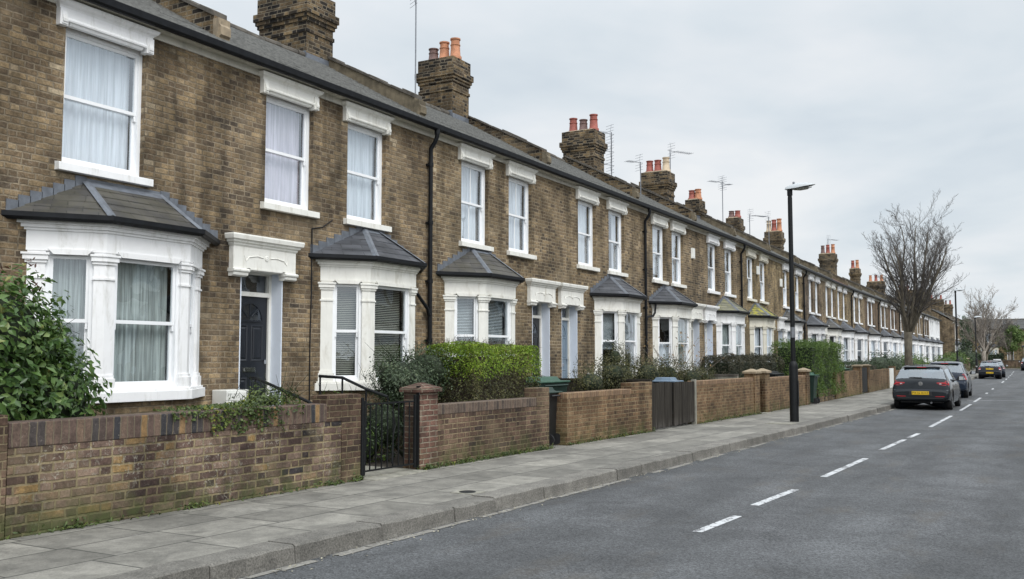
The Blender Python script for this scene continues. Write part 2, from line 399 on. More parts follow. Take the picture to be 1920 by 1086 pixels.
def mat_glass(name, refl=.16, tint=(.85, .88, .9), fk=1.7):
    m, nt, b = new_mat(name)
    lw = nt.node('ShaderNodeLayerWeight'); lw.inputs[0].default_value = .5
    frv = nt.m('ADD', .045, nt.m('MULTIPLY', .955, nt.m('POWER', lw.outputs['Facing'], 5.0)))
    pos = nt.pos()
    nrm = nt.bump(nt.noise(pos, 1.6, 2, .5), .12, .05)
    gl = nt.node('ShaderNodeBsdfGlossy'); gl.inputs['Roughness'].default_value = .015
    gl.inputs['Color'].default_value = (.9, .95, 1, 1); nt.put(gl.inputs['Normal'], nrm)
    tr = nt.node('ShaderNodeBsdfTransparent'); tr.inputs[0].default_value = rgb(tint)
    mx = nt.node('ShaderNodeMixShader')
    nt.put(mx.inputs[0], nt.m('ADD', nt.m('MULTIPLY', frv, fk), refl, clamp=True))
    nt.l.new(tr.outputs[0], mx.inputs[1]); nt.l.new(gl.outputs[0], mx.inputs[2])
    out = [x for x in nt.n if x.type == 'OUTPUT_MATERIAL'][0]
    nt.l.new(mx.outputs[0], out.inputs[0]); nt.n.remove(b); return m
M['glass'] = mat_glass('window glass', .20)
M['glass_low'] = mat_glass('ground floor window glass', .05)
M['glass_car'] = mat_glass('car glass', .17, (.5, .55, .58), 1.0)

def mat_curtain(name, c, fold=11.0, lo=.74, hi=1.06):
    m, nt, b = new_mat(name); uv = nt.uv(); u, v, _ = nt.sep(uv)
    n = nt.noise(nt.xyz(nt.m('MULTIPLY', u, fold), nt.m('MULTIPLY', v, .7), 0.), 1., 3, .6)
    k = nt.fmap(n, .34, .66, lo, hi)  # shading of the folds put into the colour as dark and light bands
    col = nt.mix(1.0, rgb(c), nt.xyz(k, k, k), 'MULTIPLY')
    nt.put(b.inputs['Base Color'], col); b.inputs['Roughness'].default_value = .95
    return m
M['net'] = mat_curtain('white net curtain', (.86, .89, .92))
M['net_pink'] = mat_curtain('pinkish net curtain', (.86, .80, .87))
M['curtain_grey'] = mat_curtain('grey green lace curtain', (.50, .55, .52), 13.0, .42, 1.1)
M['curtain_tan'] = mat_curtain('tan curtain', (.42, .39, .30))
M['blind'] = plain('venetian blind slat', (.34, .34, .28), .5, .05, 10)
M['blind_grey'] = plain('grey venetian blind slat', (.55, .6, .6), .5, .05, 10)

def mat_leaf(name, stops, gloss=.45, tr=.25):
    m, nt, b = new_mat(name)
    isl = nt.island(); big = nt.noise(nt.pos(), 2.2, 2)
    f = nt.m('ADD', nt.m('MULTIPLY', isl, .75), nt.m('MULTIPLY', nt.m('SUBTRACT', big, .37), 1.0), clamp=True)
    col = nt.ramp(f, stops)
    nt.put(b.inputs['Base Color'], col); b.inputs['Roughness'].default_value = gloss
    b.inputs['Specular IOR Level'].default_value = .4
    t = nt.node('ShaderNodeBsdfTranslucent'); nt.put(t.inputs[0], col)
    mx = nt.node('ShaderNodeMixShader'); mx.inputs[0].default_value = tr
    nt.l.new(b.outputs[0], mx.inputs[1]); nt.l.new(t.outputs[0], mx.inputs[2])
    out = [x for x in nt.n if x.type == 'OUTPUT_MATERIAL'][0]
    nt.l.new(mx.outputs[0], out.inputs[0]); return m
M['leaf_laurel'] = mat_leaf('glossy laurel leaf', [(0, (.025, .055, .015)), (.4, (.06, .12, .03)), (.75, (.115, .19, .05)), (.95, (.18, .235, .075)), (1, (.22, .20, .06))], .32)
M['leaf_red'] = mat_leaf('red young leaf', [(0, (.06, .02, .015)), (1, (.12, .05, .03))], .4)
M['leaf_dark'] = mat_leaf('dark grey green leaf', [(0, (.018, .030, .016)), (.5, (.045, .072, .034)), (.85, (.085, .12, .06)), (1, (.15, .18, .10))], .5)
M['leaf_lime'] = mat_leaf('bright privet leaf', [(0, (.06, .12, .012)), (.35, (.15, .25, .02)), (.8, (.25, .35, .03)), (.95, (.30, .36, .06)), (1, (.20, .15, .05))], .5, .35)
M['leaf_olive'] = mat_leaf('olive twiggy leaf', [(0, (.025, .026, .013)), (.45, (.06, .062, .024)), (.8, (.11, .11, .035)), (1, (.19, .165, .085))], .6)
M['leaf_mid'] = mat_leaf('mid green leaf', [(0, (.035, .07, .014)), (.5, (.08, .14, .026)), (.85, (.13, .205, .036)), (1, (.19, .25, .06))], .5, .3)
M['leaf_ivy'] = mat_leaf('small ivy leaf', [(0, (.025, .045, .012)), (.5, (.06, .09, .022)), (.85, (.11, .15, .035)), (1, (.22, .22, .03))], .5)
M['leaf_dkred'] = mat_leaf('purplish hedge leaf', [(0, (.02, .022, .014)), (.5, (.045, .045, .025)), (1, (.09, .08, .045))], .55)
M['leaf_far'] = mat_leaf('far bush leaf', [(0, (.045, .085, .022)), (.5, (.09, .15, .035)), (1, (.17, .23, .07))], .6, .3)
M['twig'] = plain('brown twigs', (.05, .036, .025), .9, .3, 8)
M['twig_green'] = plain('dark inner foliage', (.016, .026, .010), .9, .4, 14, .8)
def mat_bark(name, a, b_, c):
    m, nt, b = new_mat(name); pos = nt.pos(); x, y, z = nt.sep(pos)
    n = nt.noise(nt.xyz(nt.m('MULTIPLY', x, 12), nt.m('MULTIPLY', y, 12), nt.m('MULTIPLY', z, 4)), 1., 5, .65)
    nt.put(b.inputs['Base Color'], nt.ramp(n, [(.3, a), (.5, b_), (.7, c)])); b.inputs['Roughness'].default_value = .9
    nt.put(b.inputs['Normal'], nt.bump(n, .6, .02)); return m
M['bark'] = mat_bark('grey brown bark', (.055, .046, .034), (.10, .085, .062), (.16, .14, .10))
M['bark_twig'] = plain('dark twig bark', (.078, .069, .062), .9, .25, 5)
M['bark_pale'] = mat_bark('pale bark', (.12, .10, .08), (.22, .19, .16), (.34, .31, .27))

def mat_road():
    m, nt, b = new_mat('worn asphalt'); pos = nt.pos(); x, y, z = nt.sep(pos)
    vor = nt.node('ShaderNodeTexVoronoi'); nt.put(vor.inputs['Vector'], pos); vor.inputs['Scale'].default_value = 72
    stone = vor.outputs['Color']; sr, sg, sb = nt.sep(stone)
    fine = nt.noise(pos, 130, 3, .7)
    big = nt.noise(nt.xyz(nt.m('MULTIPLY', x, 1.6), nt.m('MULTIPLY', y, .22), 0.), .8, 4, .6)
    patch = nt.noise(pos, .9, 5, .65, .5)
    k = nt.m('MULTIPLY', nt.fmap(sr, 0, 1, .52, 1.55, False), nt.fmap(fine, .25, .75, .8, 1.2))
    k = nt.m('MULTIPLY', k, nt.fmap(big, .3, .7, .82, 1.18)); k = nt.m('MULTIPLY', k, nt.fmap(patch, .3, .7, .78, 1.16))
    xr = nt.m('ADD', x, nt.m('MULTIPLY', y, -.02)); trk = nt.m('SINE', nt.m('MULTIPLY', nt.m('ADD', xr, .35), 3.9)); k = nt.m('MULTIPLY', k, nt.fmap(trk, -1, 1, .93, 1.07))
    col = nt.mix(1.0, (.070, .0725, .0755, 1), nt.xyz(k, k, k), 'MULTIPLY')
    cr = nt.noise(pos, 2.2, 6, .7, 1.5)
    crk = nt.m('MULTIPLY', nt.m('LESS_THAN', nt.m('ABSOLUTE', nt.m('SUBTRACT', cr, .5)), .006), nt.fmap(nt.noise(pos, .35, 2), .47, .56))
    col = nt.mix(nt.m('MULTIPLY', crk, .8), col, (.02, .02, .02, 1))
    oil = nt.m('MULTIPLY', nt.fmap(nt.noise(pos, 1.7, 4, .7, 1.0), .62, .74), .35)
    col = nt.mix(oil, col, (.03, .029, .028, 1))
    brn = nt.m('MULTIPLY', nt.fmap(nt.noise(nt.xyz(nt.m('MULTIPLY', x, 1.4), nt.m('MULTIPLY', y, .5), 7.), 1., 4, .65), .52, .72), .38)
    col = nt.mix(brn, col, (.082, .07, .055, 1))
    nt.put(b.inputs['Base Color'], col); b.inputs['Roughness'].default_value = .8
    b.inputs['Specular IOR Level'].default_value = .3
    nt.put(b.inputs['Normal'], nt.bump(nt.m('ADD', sr, fine), .5, .004)); return m
M['road'] = mat_road()
def mat_pave():
    m, nt, b = new_mat('concrete paving slabs'); pos = nt.pos(); x, y, z = nt.sep(pos)
    yy = nt.m('ADD', y, 0.0)
    xx = nt.m('ADD', x, nt.m('MULTIPLY', y, -.036))     # courses run with the kerb
    px = nt.m('DIVIDE', xx, .61); rowi = nt.m('FLOOR', px); fx = nt.m('FRACT', px)
    us = nt.m('ADD', nt.m('DIVIDE', yy, .9), nt.m('MULTIPLY', nt.white(nt.xyz(rowi, 1., 5.)), .8))
    cell = nt.m('FLOOR', us); fy = nt.m('FRACT', us)
    d = nt.m('MINIMUM', nt.m('MULTIPLY', nt.m('MINIMUM', fx, nt.m('SUBTRACT', 1.0, fx)), .61), nt.m('MULTIPLY', nt.m('MINIMUM', fy, nt.m('SUBTRACT', 1.0, fy)), .9))
    wob = nt.m('MULTIPLY', nt.noise(pos, 14, 3), .004)
    mask = nt.fmap(nt.m('SUBTRACT', d, wob), .002, .012)
    val = nt.white(nt.xyz(cell, rowi, 9.))
    col = nt.ramp(val, [(0, (.138, .131, .114)), (.3, (.165, .157, .137)), (.7, (.188, .179, .156)), (1, (.225, .214, .186))])
    n = nt.noise(pos, 3.5, 6, .7, .4); f = nt.noise(pos, 70, 4, .7)
    k = nt.m('MULTIPLY', nt.fmap(n, .3, .7, .68, 1.22), nt.fmap(f, .3, .7, .82, 1.18))
    big = nt.fmap(nt.noise(pos, .8, 3), .35, .65, .86, 1.12)
    k = nt.m('MULTIPLY', k, big)
    col = nt.mix(1.0, col, nt.xyz(k, k, k), 'MULTIPLY')
    spot = nt.m('GREATER_THAN', nt.noise(pos, 34, 1), .77)
    col = nt.mix(nt.m('MULTIPLY', spot, .5), col, (.32, .31, .29, 1))
    col = nt.mix(mask, (.035, .035, .03, 1), col)
    stn = nt.m('MULTIPLY', nt.fmap(nt.noise(pos, 1.5, 5, .7, .8), .56, .66), .45)
    col = nt.mix(stn, col, (.07, .068, .06, 1))
    lt = nt.m('MULTIPLY', nt.fmap(nt.noise(nt.xyz(x, y, 5.), 2.3, 5, .7, .8), .6, .7), .4)
    col = nt.mix(lt, col, (.26, .25, .225, 1))
    nt.put(b.inputs['Base Color'], col); b.inputs['Roughness'].default_value = .82
    nt.put(b.inputs['Normal'], nt.bump(nt.m('ADD', nt.m('ADD', mask, nt.m('MULTIPLY', f, .2)), nt.m('MULTIPLY', val, .5)), .5, .008)); return m
M['pave'] = mat_pave()
def mat_granite():
    m, nt, b = new_mat('granite kerb'); pos = nt.pos()
    f = nt.noise(pos, 60, 4, .75); n = nt.noise(pos, 4, 5, .65); r = nt.island()
    col = nt.ramp(f, [(.28, (.05, .047, .042)), (.5, (.15, .141, .124)), (.72, (.25, .237, .21))])
    k = nt.m('MULTIPLY', nt.fmap(n, .3, .7, .72, 1.15), nt.fmap(r, 0, 1, .82, 1.12))
    col = nt.mix(1.0, col, nt.xyz(k, k, k), 'MULTIPLY')
    nrm = nt.sep(nt.node('ShaderNodeNewGeometry').outputs['True Normal'])
    nt.put(b.inputs['Base Color'], col); b.inputs['Roughness'].default_value = .85
    nt.put(b.inputs['Normal'], nt.bump(nt.m('ADD', f, n), .5, .01)); return m
M['granite'] = mat_granite()
def mat_paint():
    m, nt, b = new_mat('worn white road paint'); pos = nt.pos()
    n = nt.noise(pos, 16, 6, .75, .5); n2 = nt.noise(pos, 2.0, 3)
    a = nt.m('ADD', n, nt.m('MULTIPLY', nt.m('SUBTRACT', n2, .5), .5))
    f = nt.fmap(a, .40, .50)
    nt.put(b.inputs['Base Color'], nt.mix(f, (.10, .102, .105, 1), nt.mix(nt.noise(pos, 40, 3), (.38, .39, .40, 1), (.56, .57, .58, 1))))
    b.inputs['Roughness'].default_value = .7; return m
M['paint'] = mat_paint()
M['channel'] = plain('pale gutter setts', (.20, .19, .17), .85, .35, 14, .5, dirtc=(.05, .05, .045), dirt=.7, dscale=7)
M['concrete'] = plain('old concrete', (.23, .22, .185), .9, .25, 6, .4, dirtc=(.09, .095, .05), dirt=.5)
def mat_paintcar(name, c, metal=.5):
    m, nt, b = new_mat(name)
    fl = nt.noise(nt.pos(), 700, 1)
    nt.put(b.inputs['Base Color'], nt.mix(nt.fmap(fl, .3, .7), rgb([x * .8 for x in c]), rgb([x * 1.25 for x in c])))
    b.inputs['Metallic'].default_value = metal; b.inputs['Roughness'].default_value = .22
    b.inputs['Coat Weight'].default_value = .3; b.inputs['Coat Roughness'].default_value = .06; b.inputs['Specular IOR Level'].default_value = .3
    return m
M['car_grey'] = mat_paintcar('anthracite car paint', (.013, .016, .020), .0)
M['car_blue'] = mat_paintcar('dark blue grey car paint', (.018, .026, .042), .0)
M['car_dark'] = mat_paintcar('near black car paint', (.008, .010, .015), .0)
M['car_navy'] = mat_paintcar('navy car paint', (.012, .016, .024), .0)
# ------------------------------------------------------------------ the terrace line, kerb line, garden wall line
FAC = [(-20, -10.1), (0, -10.1), (37, -10.1), (50, -10.5), (64, -10.95), (86, -11.05), (124, -11.1), (200, -11.1)]
KERB = [(-25, -6.5), (5.8, -5.59), (8.8, -5.48), (10.65, -5.42), (14.2, -5.27), (20.3, -5.05), (27, -4.8), (33.6, -4.62), (45, -4.62), (60, -4.85), (85, -5.15), (124, -5.7), (146, -6.0)]
WALL = [(-20, -8.75), (4, -7.96), (10, -7.75), (15, -7.56), (19.3, -7.38), (27, -7.08), (34, -7.0), (45, -7.02), (85, -7.4), (124, -7.9), (146, -8.2)]
fx = lambda y: interp(y, FAC)
kx = lambda y: interp(y, KERB)
wx = lambda y: interp(y, WALL)
PAVE = .15

# ------------------------------------------------------------------ ground, road, pavement, kerb
def strip(name, mat, fa, fb, ys, z, fz=None):
    mb = MB()
    for a, b in zip(ys[:-1], ys[1:]):
        mb.quad((fa(a), a, z), (fb(a), a, z), (fb(b), b, z), (fa(b), b, z))
    return struct(mb.build(name, mat, fixn=False))
YS = [-25, -10, 0, 5.8, 8.8, 10.65, 14.2, 20.3, 27, 33.6, 40, 45, 52, 60, 70, 85, 100, 124, 146]
mb = MB(); mb.quad((-500, -300, -.03), (500, -300, -.03), (500, 900, -.03), (-500, 900, -.03))
struct(mb.build('ground', M['soil'], fixn=False))
strip('road', M['road'], lambda y: kx(y) - .02, lambda y: .75, YS, 0.0)
mb = MB(); mb.quad((-60, 146, 0), (60, 146, 0), (60, 153.5, 0), (-60, 153.5, 0)); struct(mb.build('cross_road', M['road'], fixn=False))
strip('pavement', M['pave'], lambda y: wx(y) - .25, lambda y: kx(y) - .26, YS, PAVE)
strip('pavement_opposite', M['pave'], lambda y: 1.02, lambda y: 3.4, [-25, 20, 60, 146], PAVE)
mb = MB(); mb.quad((-60, 153.8, .12), (60, 153.8, .12), (60, 157, .12), (-60, 157, .12)); struct(mb.build('pavement_far', M['pave'], fixn=False))
mb = MB(); mb.box(-60, 60, 153.5, 153.8, -.02, .124); struct(mb.build('kerb_far', M['granite']))
strip('garden_ground', M['soil'], lambda y: fx(y) - .05, lambda y: wx(y) - .24, YS + [] , .16)
# kerb stones: individual granite blocks with joints, chipped edges
def kerb_line(name, f, y0, y1, side, seed):
    r = random.Random(seed); mb = MB(); y = y0
    while y < y1:
        L = r.uniform(.75, 1.25) if y < 40 else r.uniform(1.5, 2.5)
        a, b = y + .005, y + L - .005
        dz = r.uniform(-.005, .006); dx = r.uniform(-.006, .006); c = .016
        segs = 4 if y < 30 else 1
        rings = []
        for k in range(segs + 1):
            yy = a + (b - a) * k / segs; x = f(yy) + dx + r.uniform(-.004, .004) * side
            e = c + r.uniform(-.006, .010)
            zt = PAVE + dz + .004 + r.uniform(-.003, .003)
            rings.append([(x + side * .03, yy, -.05), (x + side * .012, yy, .03), (x + side * .004, yy, zt - e), (x - side * e, yy, zt), (x - side * .3, yy, zt), (x - side * .3, yy, -.05)])
        mb.loft(rings); y += L
    return struct(mb.build(name, M['granite']))
kerb_line('kerb', kx, -8, 124, 1, 3)
kerb_line('kerb_opposite', lambda y: .72, -8, 146, -1, 4)
# gutter channel: broken line of pale setts
mb = MB(); r = random.Random(9); y = 2.0
while y < 34:
    L = r.uniform(.16, .42)
    if r.random() < .62:
        o = .03 + r.uniform(0, .02); w_ = r.uniform(.07, .12)
        mb.add([(kx(y) + o, y, .005), (kx(y) + o + w_, y + r.uniform(-.02, .02), .005), (kx(y + L) + o + w_, y + L, .006), (kx(y + L) + o, y + L, .005)], [(0, 1, 2, 3)])
    y += L + .02
struct(mb.build('gutter_channel', M['channel'], fixn=False))
# centre line dashes
D = [((-3.08, 9.28), (-3.0, 10.42)), ((-3.04, 11.25), (-2.93, 12.85)), ((-2.88, 14.39), (-2.77, 17.35)), ((-2.77, 19.06), (-2.68, 21.7)), ((-2.66, 22.24), (-2.61, 23.6)),
     ((-2.60, 25.87), (-2.54, 31.1)), ((-2.53, 34.3), (-2.53, 39.0)), ((-2.54, 41.1), (-2.56, 45.5)), ((-2.6, 50.5), (-2.63, 52)), ((-2.66, 57.5), (-2.7, 59.5)), ((-2.78, 73), (-2.84, 78)), ((-2.88, 83), (-2.95, 87)),
     ((-3.0, 92), (-3.06, 95)), ((-3.12, 100), (-3.2, 104)), ((-3.25, 109), (-3.33, 113)), ((-3.4, 118), (-3.5, 122)), ((-3.58, 127), (-3.66, 131))]
r = random.Random(5)
for (xa, ya), (xb, yb) in D:
    mb = MB(); n = 10; h = .05
    for k in range(n):
        def P(t, s): return (xa + (xb - xa) * t + s * h * (1 if n else 1) + (0), ya + (yb - ya) * t, .004)
        mb.quad(P(k / n, -1), P(k / n, 1), P((k + 1) / n, 1), P((k + 1) / n, -1))
    struct(mb.build('road_marking', M['paint'], fixn=False))
mb = MB()
mb.quad((-2.9, 42.6, .004), (-.9, 42.9, .004), (-.9, 43.0, .004), (-2.9, 42.72, .004)); struct(mb.build('road_marking', M['paint'], fixn=False))
# drain / stopcock cover set in the pavement
t = empty('stopcock_cover', (-5.95, 9.62, PAVE + .004))
mb = MB(); mb.box(-.16, .16, -.13, .13, -.03, .004); mb.build('surround', M['concrete'], t)
mb = MB(); mb.lathe([(.1, .0), (.1, .008), (.085, .012), (.0001, .012)], 0, 0, 16); mb.build('lid', M['iron'], t)
tag(t, 'small round stopcock cover set in a pale surround in the pavement', 'utility cover')
t = tag(empty('ironwork_lid', (-5.6, 23.2, PAVE + .004)), 'pale square inspection cover in the pavement beside the street lamp', 'utility cover')
mb = MB(); mb.box(-.3, .3, -.28, .28, -.03, .004); mb.box(-.25, .25, -.23, .23, .003, .008); mb.build('lid', M['concrete'], t)

# ------------------------------------------------------------------ windows
def T_of(o, t):                         # local frame: x along the wall, y into the wall, z up
    t = Vector(t).normalized(); n = Vector((t.y, -t.x, 0))
    m = Matrix.Identity(4)
    m.col[0][:3] = t; m.col[1][:3] = -n; m.col[2][:3] = (0, 0, 1); m.col[3][:3] = o
    return m
def curtain_mesh(mb, s0, s1, z0, z1, d, folds, amp, rr, bottom=0.0):
    n = max(8, int(folds * 6)); ph = rr.uniform(0, 6)
    top, bot = [], []
    for i in range(n + 1):
        t = i / n; a = amp * (math.sin(t * folds * 6.28 + ph) + .5 * math.sin(t * folds * 10.9 + 2 * ph))
        s = s0 + (s1 - s0) * t
        top.append((s, d + a * .6, z1)); bot.append((s + rr.uniform(-.004, .004), d + a, z0))
    vs = top + bot
    mb.add(vs, [(i, i + 1, n + 2 + i, n + 1 + i) for i in range(n)])
def sash(parent, T, s0, s1, z0, z1, d, treat, rr, glass='glass', frame='upvc', vent=True, fr=.055, bars=False, room=True, mid=.5, uo=0.0, room_d=.85):
    """white sash window set at depth d inside an opening s0..s1, z0..z1 of the wall frame T"""
    mb = MB(); mb.T = T
    f = fr
    for a, b, c, e in ((s0, s0 + f, z0, z1), (s1 - f, s1, z0, z1), (s0 + f, s1 - f, z1 - f, z1), (s0 + f, s1 - f, z0, z0 + f)):
        mb.box(a, b, d, d + .10, c, e)
    zm = z0 + (z1 - z0) * mid; g = .035
    i0, i1, j0, j1 = s0 + f, s1 - f, z0 + f, z1 - f
    # upper sash (outer plane), lower sash set back
    for (c0, c1, dd) in ((zm - .022, j1, d + .022), (j0, zm + .022, d + .058)):
        mb.box(i0, i0 + g, dd, dd + .032, c0, c1); mb.box(i1 - g, i1, dd, dd + .032, c0, c1)
        mb.box(i0 + g, i1 - g, dd, dd + .032, c1 - g - .008, c1); mb.box(i0 + g, i1 - g, dd, dd + .032, c0, c0 + g + .008)
        if bars:
            sm = (i0 + i1) / 2; mb.box(sm - .009, sm + .009, dd + .004, dd + .026, c0 + g, c1 - g)
    for sx in (i0, i1 - g):              # sash horns
        mb.box(sx + .004, sx + g - .004, d + .024, d + .05, zm - .095, zm - .024)
    if vent: mb.box(s0 + (s1 - s0) * .3, s0 + (s1 - s0) * .7, d - .014, d, z1 - .042, z1 - .018)
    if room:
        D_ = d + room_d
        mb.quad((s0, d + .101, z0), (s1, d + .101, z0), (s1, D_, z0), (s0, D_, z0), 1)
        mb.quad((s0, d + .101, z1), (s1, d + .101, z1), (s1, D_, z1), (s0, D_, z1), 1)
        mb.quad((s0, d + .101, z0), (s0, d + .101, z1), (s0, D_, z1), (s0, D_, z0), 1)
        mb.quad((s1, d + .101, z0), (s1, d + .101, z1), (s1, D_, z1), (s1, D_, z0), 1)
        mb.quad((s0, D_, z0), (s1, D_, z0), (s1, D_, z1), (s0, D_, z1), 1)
    return mb, (i0, i1, j0, j1, zm, g)
def glazing(T, info, d, mbp):
    i0, i1, j0, j1, zm, g = info
    for c0, c1, dd in ((zm + .02, j1 - g, d + .038), (j0 + g, zm - .02, d + .074)):
        mbp.quad((i0 + g, dd, c0), (i1 - g, dd, c0), (i1 - g, dd, c1), (i0 + g, dd, c1))
def add_window(house, nm, T, s0, s1, z0, z1, d, treat, rr, **kw):
    glass = kw.get('glass', 'glass'); fm = kw.pop('frame', 'upvc')
    mb, info = sash(house, T, s0, s1, z0, z1, d, treat, rr, **kw)
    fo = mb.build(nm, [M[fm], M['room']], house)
    mp = MB(); mp.T = T; glazing(T, info, d, mp)
    return fo, mp, info, glass
def treatment(parent, T, info, d, treat, rr, zclip=None):
    i0, i1, j0, j1, zm, g = info
    if not treat: return
    kind, mat = treat[0], treat[1]
    dd = d + .17
    mb = MB(); mb.T = T
    if kind == 'net':
        curtain_mesh(mb, i0, i1, j0, j1, dd, (i1 - i0) * 9, .016, rr); mb.build('curtain', M[mat], parent, smooth=True, fixn=False, uo=rr.uniform(0, 9))
    elif kind == 'drapes':
        w_ = (i1 - i0) * treat[2]
        for a, b in ((i0, i0 + w_), (i1 - w_, i1)):
            m2 = MB(); m2.T = T; curtain_mesh(m2, a, b, j0, j1, dd, (b - a) * 11, .022, rr)
            m2.build('curtain', M[mat], parent, smooth=True, fixn=False, uo=rr.uniform(0, 9))
    elif kind == 'half':
        curtain_mesh(mb, i0, i1, j0 + (j1 - j0) * treat[2], j1, dd, (i1 - i0) * 8, .016, rr); mb.build('curtain', M[mat], parent, smooth=True, fixn=False)
    elif kind == 'lower':
        curtain_mesh(mb, i0, i1, j0, j0 + (j1 - j0) * treat[2], dd, (i1 - i0) * 8, .016, rr); mb.build('curtain', M[mat], parent, smooth=True, fixn=False)
    elif kind == 'blind':
        zb = j0 + (j1 - j0) * treat[2]; z = j1
        while z > zb:
            mb.add([(i0 + .01, dd - .011, z - .009), (i1 - .01, dd - .011, z - .009), (i1 - .01, dd + .011, z + .009), (i0 + .01, dd + .011, z + .009)], [(0, 1, 2, 3)]); z -= .03
        mb.build('blind', M[mat], parent, fixn=False)

def offs(pl, d):
    """offset the open plan polyline (list of (x,y)) outwards (+x side) by d with mitres"""
    out = []
    n = len(pl)
    nr = []
    for a, b in zip(pl[:-1], pl[1:]):
        dx, dy = b[0] - a[0], b[1] - a[1]; L = math.hypot(dx, dy); nr.append((dy / L, -dx / L))
    for i, p in enumerate(pl):
        if i == 0 or i == n - 1:
            nn = nr[0] if i == 0 else nr[-1]
            # slide along the wall line x = const
            k = d / max(.2, abs(nn[1])) if abs(nn[1]) > .2 else 0
            out.append((p[0], p[1] + (k if nn[1] > 0 else -k)))
        else:
            a, b = nr[i - 1], nr[i]; m = (a[0] + b[0], a[1] + b[1]); q = m[0] * a[0] + m[1] * a[1]
            out.append((p[0] + m[0] * d / q, p[1] + m[1] * d / q))
    return out
def bay_window(house, yc, sp, rr, uo):
    W, RUN, P = sp.get('bw', 1.3), sp.get('run', .62), sp.get('bp', .5)
    wm = M[sp['trim']]
    pl = [(0, yc - W / 2 - RUN), (P, yc - W / 2), (P, yc + W / 2), (0, yc + W / 2 + RUN)]
    zs, zt = 1.34, 2.940
    def slab(mb, d, z0, z1, m=0, back=-.04):
        q = offs(pl, d); mb.prism([(back, q[0][1])] + q + [(back, q[-1][1])], z0, z1, m)
    mb = MB()
    slab(mb, .0, .1, 1.19, 1)
    # corner and wall pilasters, cut from the plan
    nr = [];
    for a, b in zip(pl[:-1], pl[1:]):
        L = math.hypot(b[0] - a[0], b[1] - a[1]); nr.append(((b[0] - a[0]) / L, (b[1] - a[1]) / L, L))
    def pt(face, s, d):
        a = pl[face]; tx, ty, L = nr[face]; return (a[0] + tx * s + ty * d, a[1] + ty * s - tx * d)
    wp = sp.get('wp', .19)
    def post(i, d, e, z0, z1):
        w2 = wp * .5 + e + .035
        o_, in_ = offs(pl, d)[i], offs(pl, -.14)[i]
        if i in (1, 2):
            fa, fb = i - 1, i
            La = nr[fa][2]
            poly = [pt(fa, La - w2, -.14), pt(fa, La - w2, d), o_, pt(fb, w2, d), pt(fb, w2, -.14), in_]
        elif i == 0:
            poly = [(0.0, offs(pl, d)[0][1]), pt(0, w2 + .06, d), pt(0, w2 + .06, -.14), (0.0, offs(pl, -.14)[0][1])]
        else:
            L = nr[2][2]
            poly = [(0.0, offs(pl, -.14)[3][1]), pt(2, L - w2 - .06, -.14), pt(2, L - w2 - .06, d), (0.0, offs(pl, d)[3][1])]
        mb.prism(poly, z0, z1)
    for i in range(4):
        post(i, .0, .0, zs, zt)
        post(i, .028, .02, zs, zs + .13); post(i, .014, .01, zs + .13, zs + .17)
        post(i, .016, .012, 2.620, 2.645)
        post(i, .018, .014, 2.800, 2.835); post(i, .036, .028, 2.835, 2.890); post(i, .05, .04, 2.890, 2.915)
    slab(mb, .012, zt, 3.170); slab(mb, .03, 3.170, 3.200); slab(mb, .055, 3.200, 3.240); slab(mb, .085, 3.240, 3.290); slab(mb, .10, 3.290, 3.325)
    # little moulded hoods over each light
    for fce in range(3):
        L = nr[fce][2]; mb.T = T_of((*pl[fce], 0), (nr[fce][0], nr[fce][1], 0))
        a, b = wp * .5 + .05 + (.07 if fce == 0 else 0), L - wp * .5 - .05 - (.07 if fce == 2 else 0)
        mb.loft([[(a, -.03, 2.962), (a + .055, -.03, 2.900), (a + .055, .06, 2.900), (a, .06, 2.962)],[(b, -.03, 2.962), (b - .055, -.03, 2.900), (b - .055, .06, 2.900), (b, .06, 2.962)]])
        mb.T = None
    bay = mb.build('bay_window', [wm, M[sp['brick']]], house, uo=uo)
    mb = MB(); slab(mb, .075, 1.19, 1.31); slab(mb, .05, 1.31, zs); mb.build('sill', wm, bay, bevel=.006)
    # sashes
    tr = sp.get('baytr', [None] * 3)
    mp = MB()
    for fce in range(3):
        L = nr[fce][2]; T = T_of((*pl[fce], 0), (nr[fce][0], nr[fce][1], 0))
        a, b = wp * .5 + .035 + (.06 if fce == 0 else 0), L - wp * .5 - .035 - (.06 if fce == 2 else 0)
        fo, mpp, info, gl = add_window(bay, 'window_frame', T, a, b, zs, 2.945, .035, tr[fce], rr, glass='glass_low', room=False, fr=.045, mid=sp.get('baymid', .5), bars=False)
        mpp.build('window_pane', M['glass_low'], bay, fixn=False)
        treatment(bay, T, info, .035, tr[fce], rr)
    # dark room behind the bay
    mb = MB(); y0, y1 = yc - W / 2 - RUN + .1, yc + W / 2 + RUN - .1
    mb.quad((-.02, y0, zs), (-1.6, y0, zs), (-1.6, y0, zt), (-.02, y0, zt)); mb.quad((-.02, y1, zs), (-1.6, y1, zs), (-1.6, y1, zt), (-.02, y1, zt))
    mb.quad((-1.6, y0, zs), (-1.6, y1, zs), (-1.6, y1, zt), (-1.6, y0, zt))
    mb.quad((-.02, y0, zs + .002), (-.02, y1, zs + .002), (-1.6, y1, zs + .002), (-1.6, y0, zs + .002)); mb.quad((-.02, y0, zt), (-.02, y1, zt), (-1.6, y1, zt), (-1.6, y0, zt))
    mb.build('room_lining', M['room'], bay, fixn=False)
    # roof: hipped slate roof built in lapped courses against the wall
    ev = offs(pl, .155); ap = sp.get('apex', .36); zr0, zr1 = 3.345, sp.get('zbay', 3.84)
    top = [(0, yc - ap, zr1), (0.03, yc - ap, zr1), (0.03, yc + ap, zr1), (0, yc + ap, zr1)]
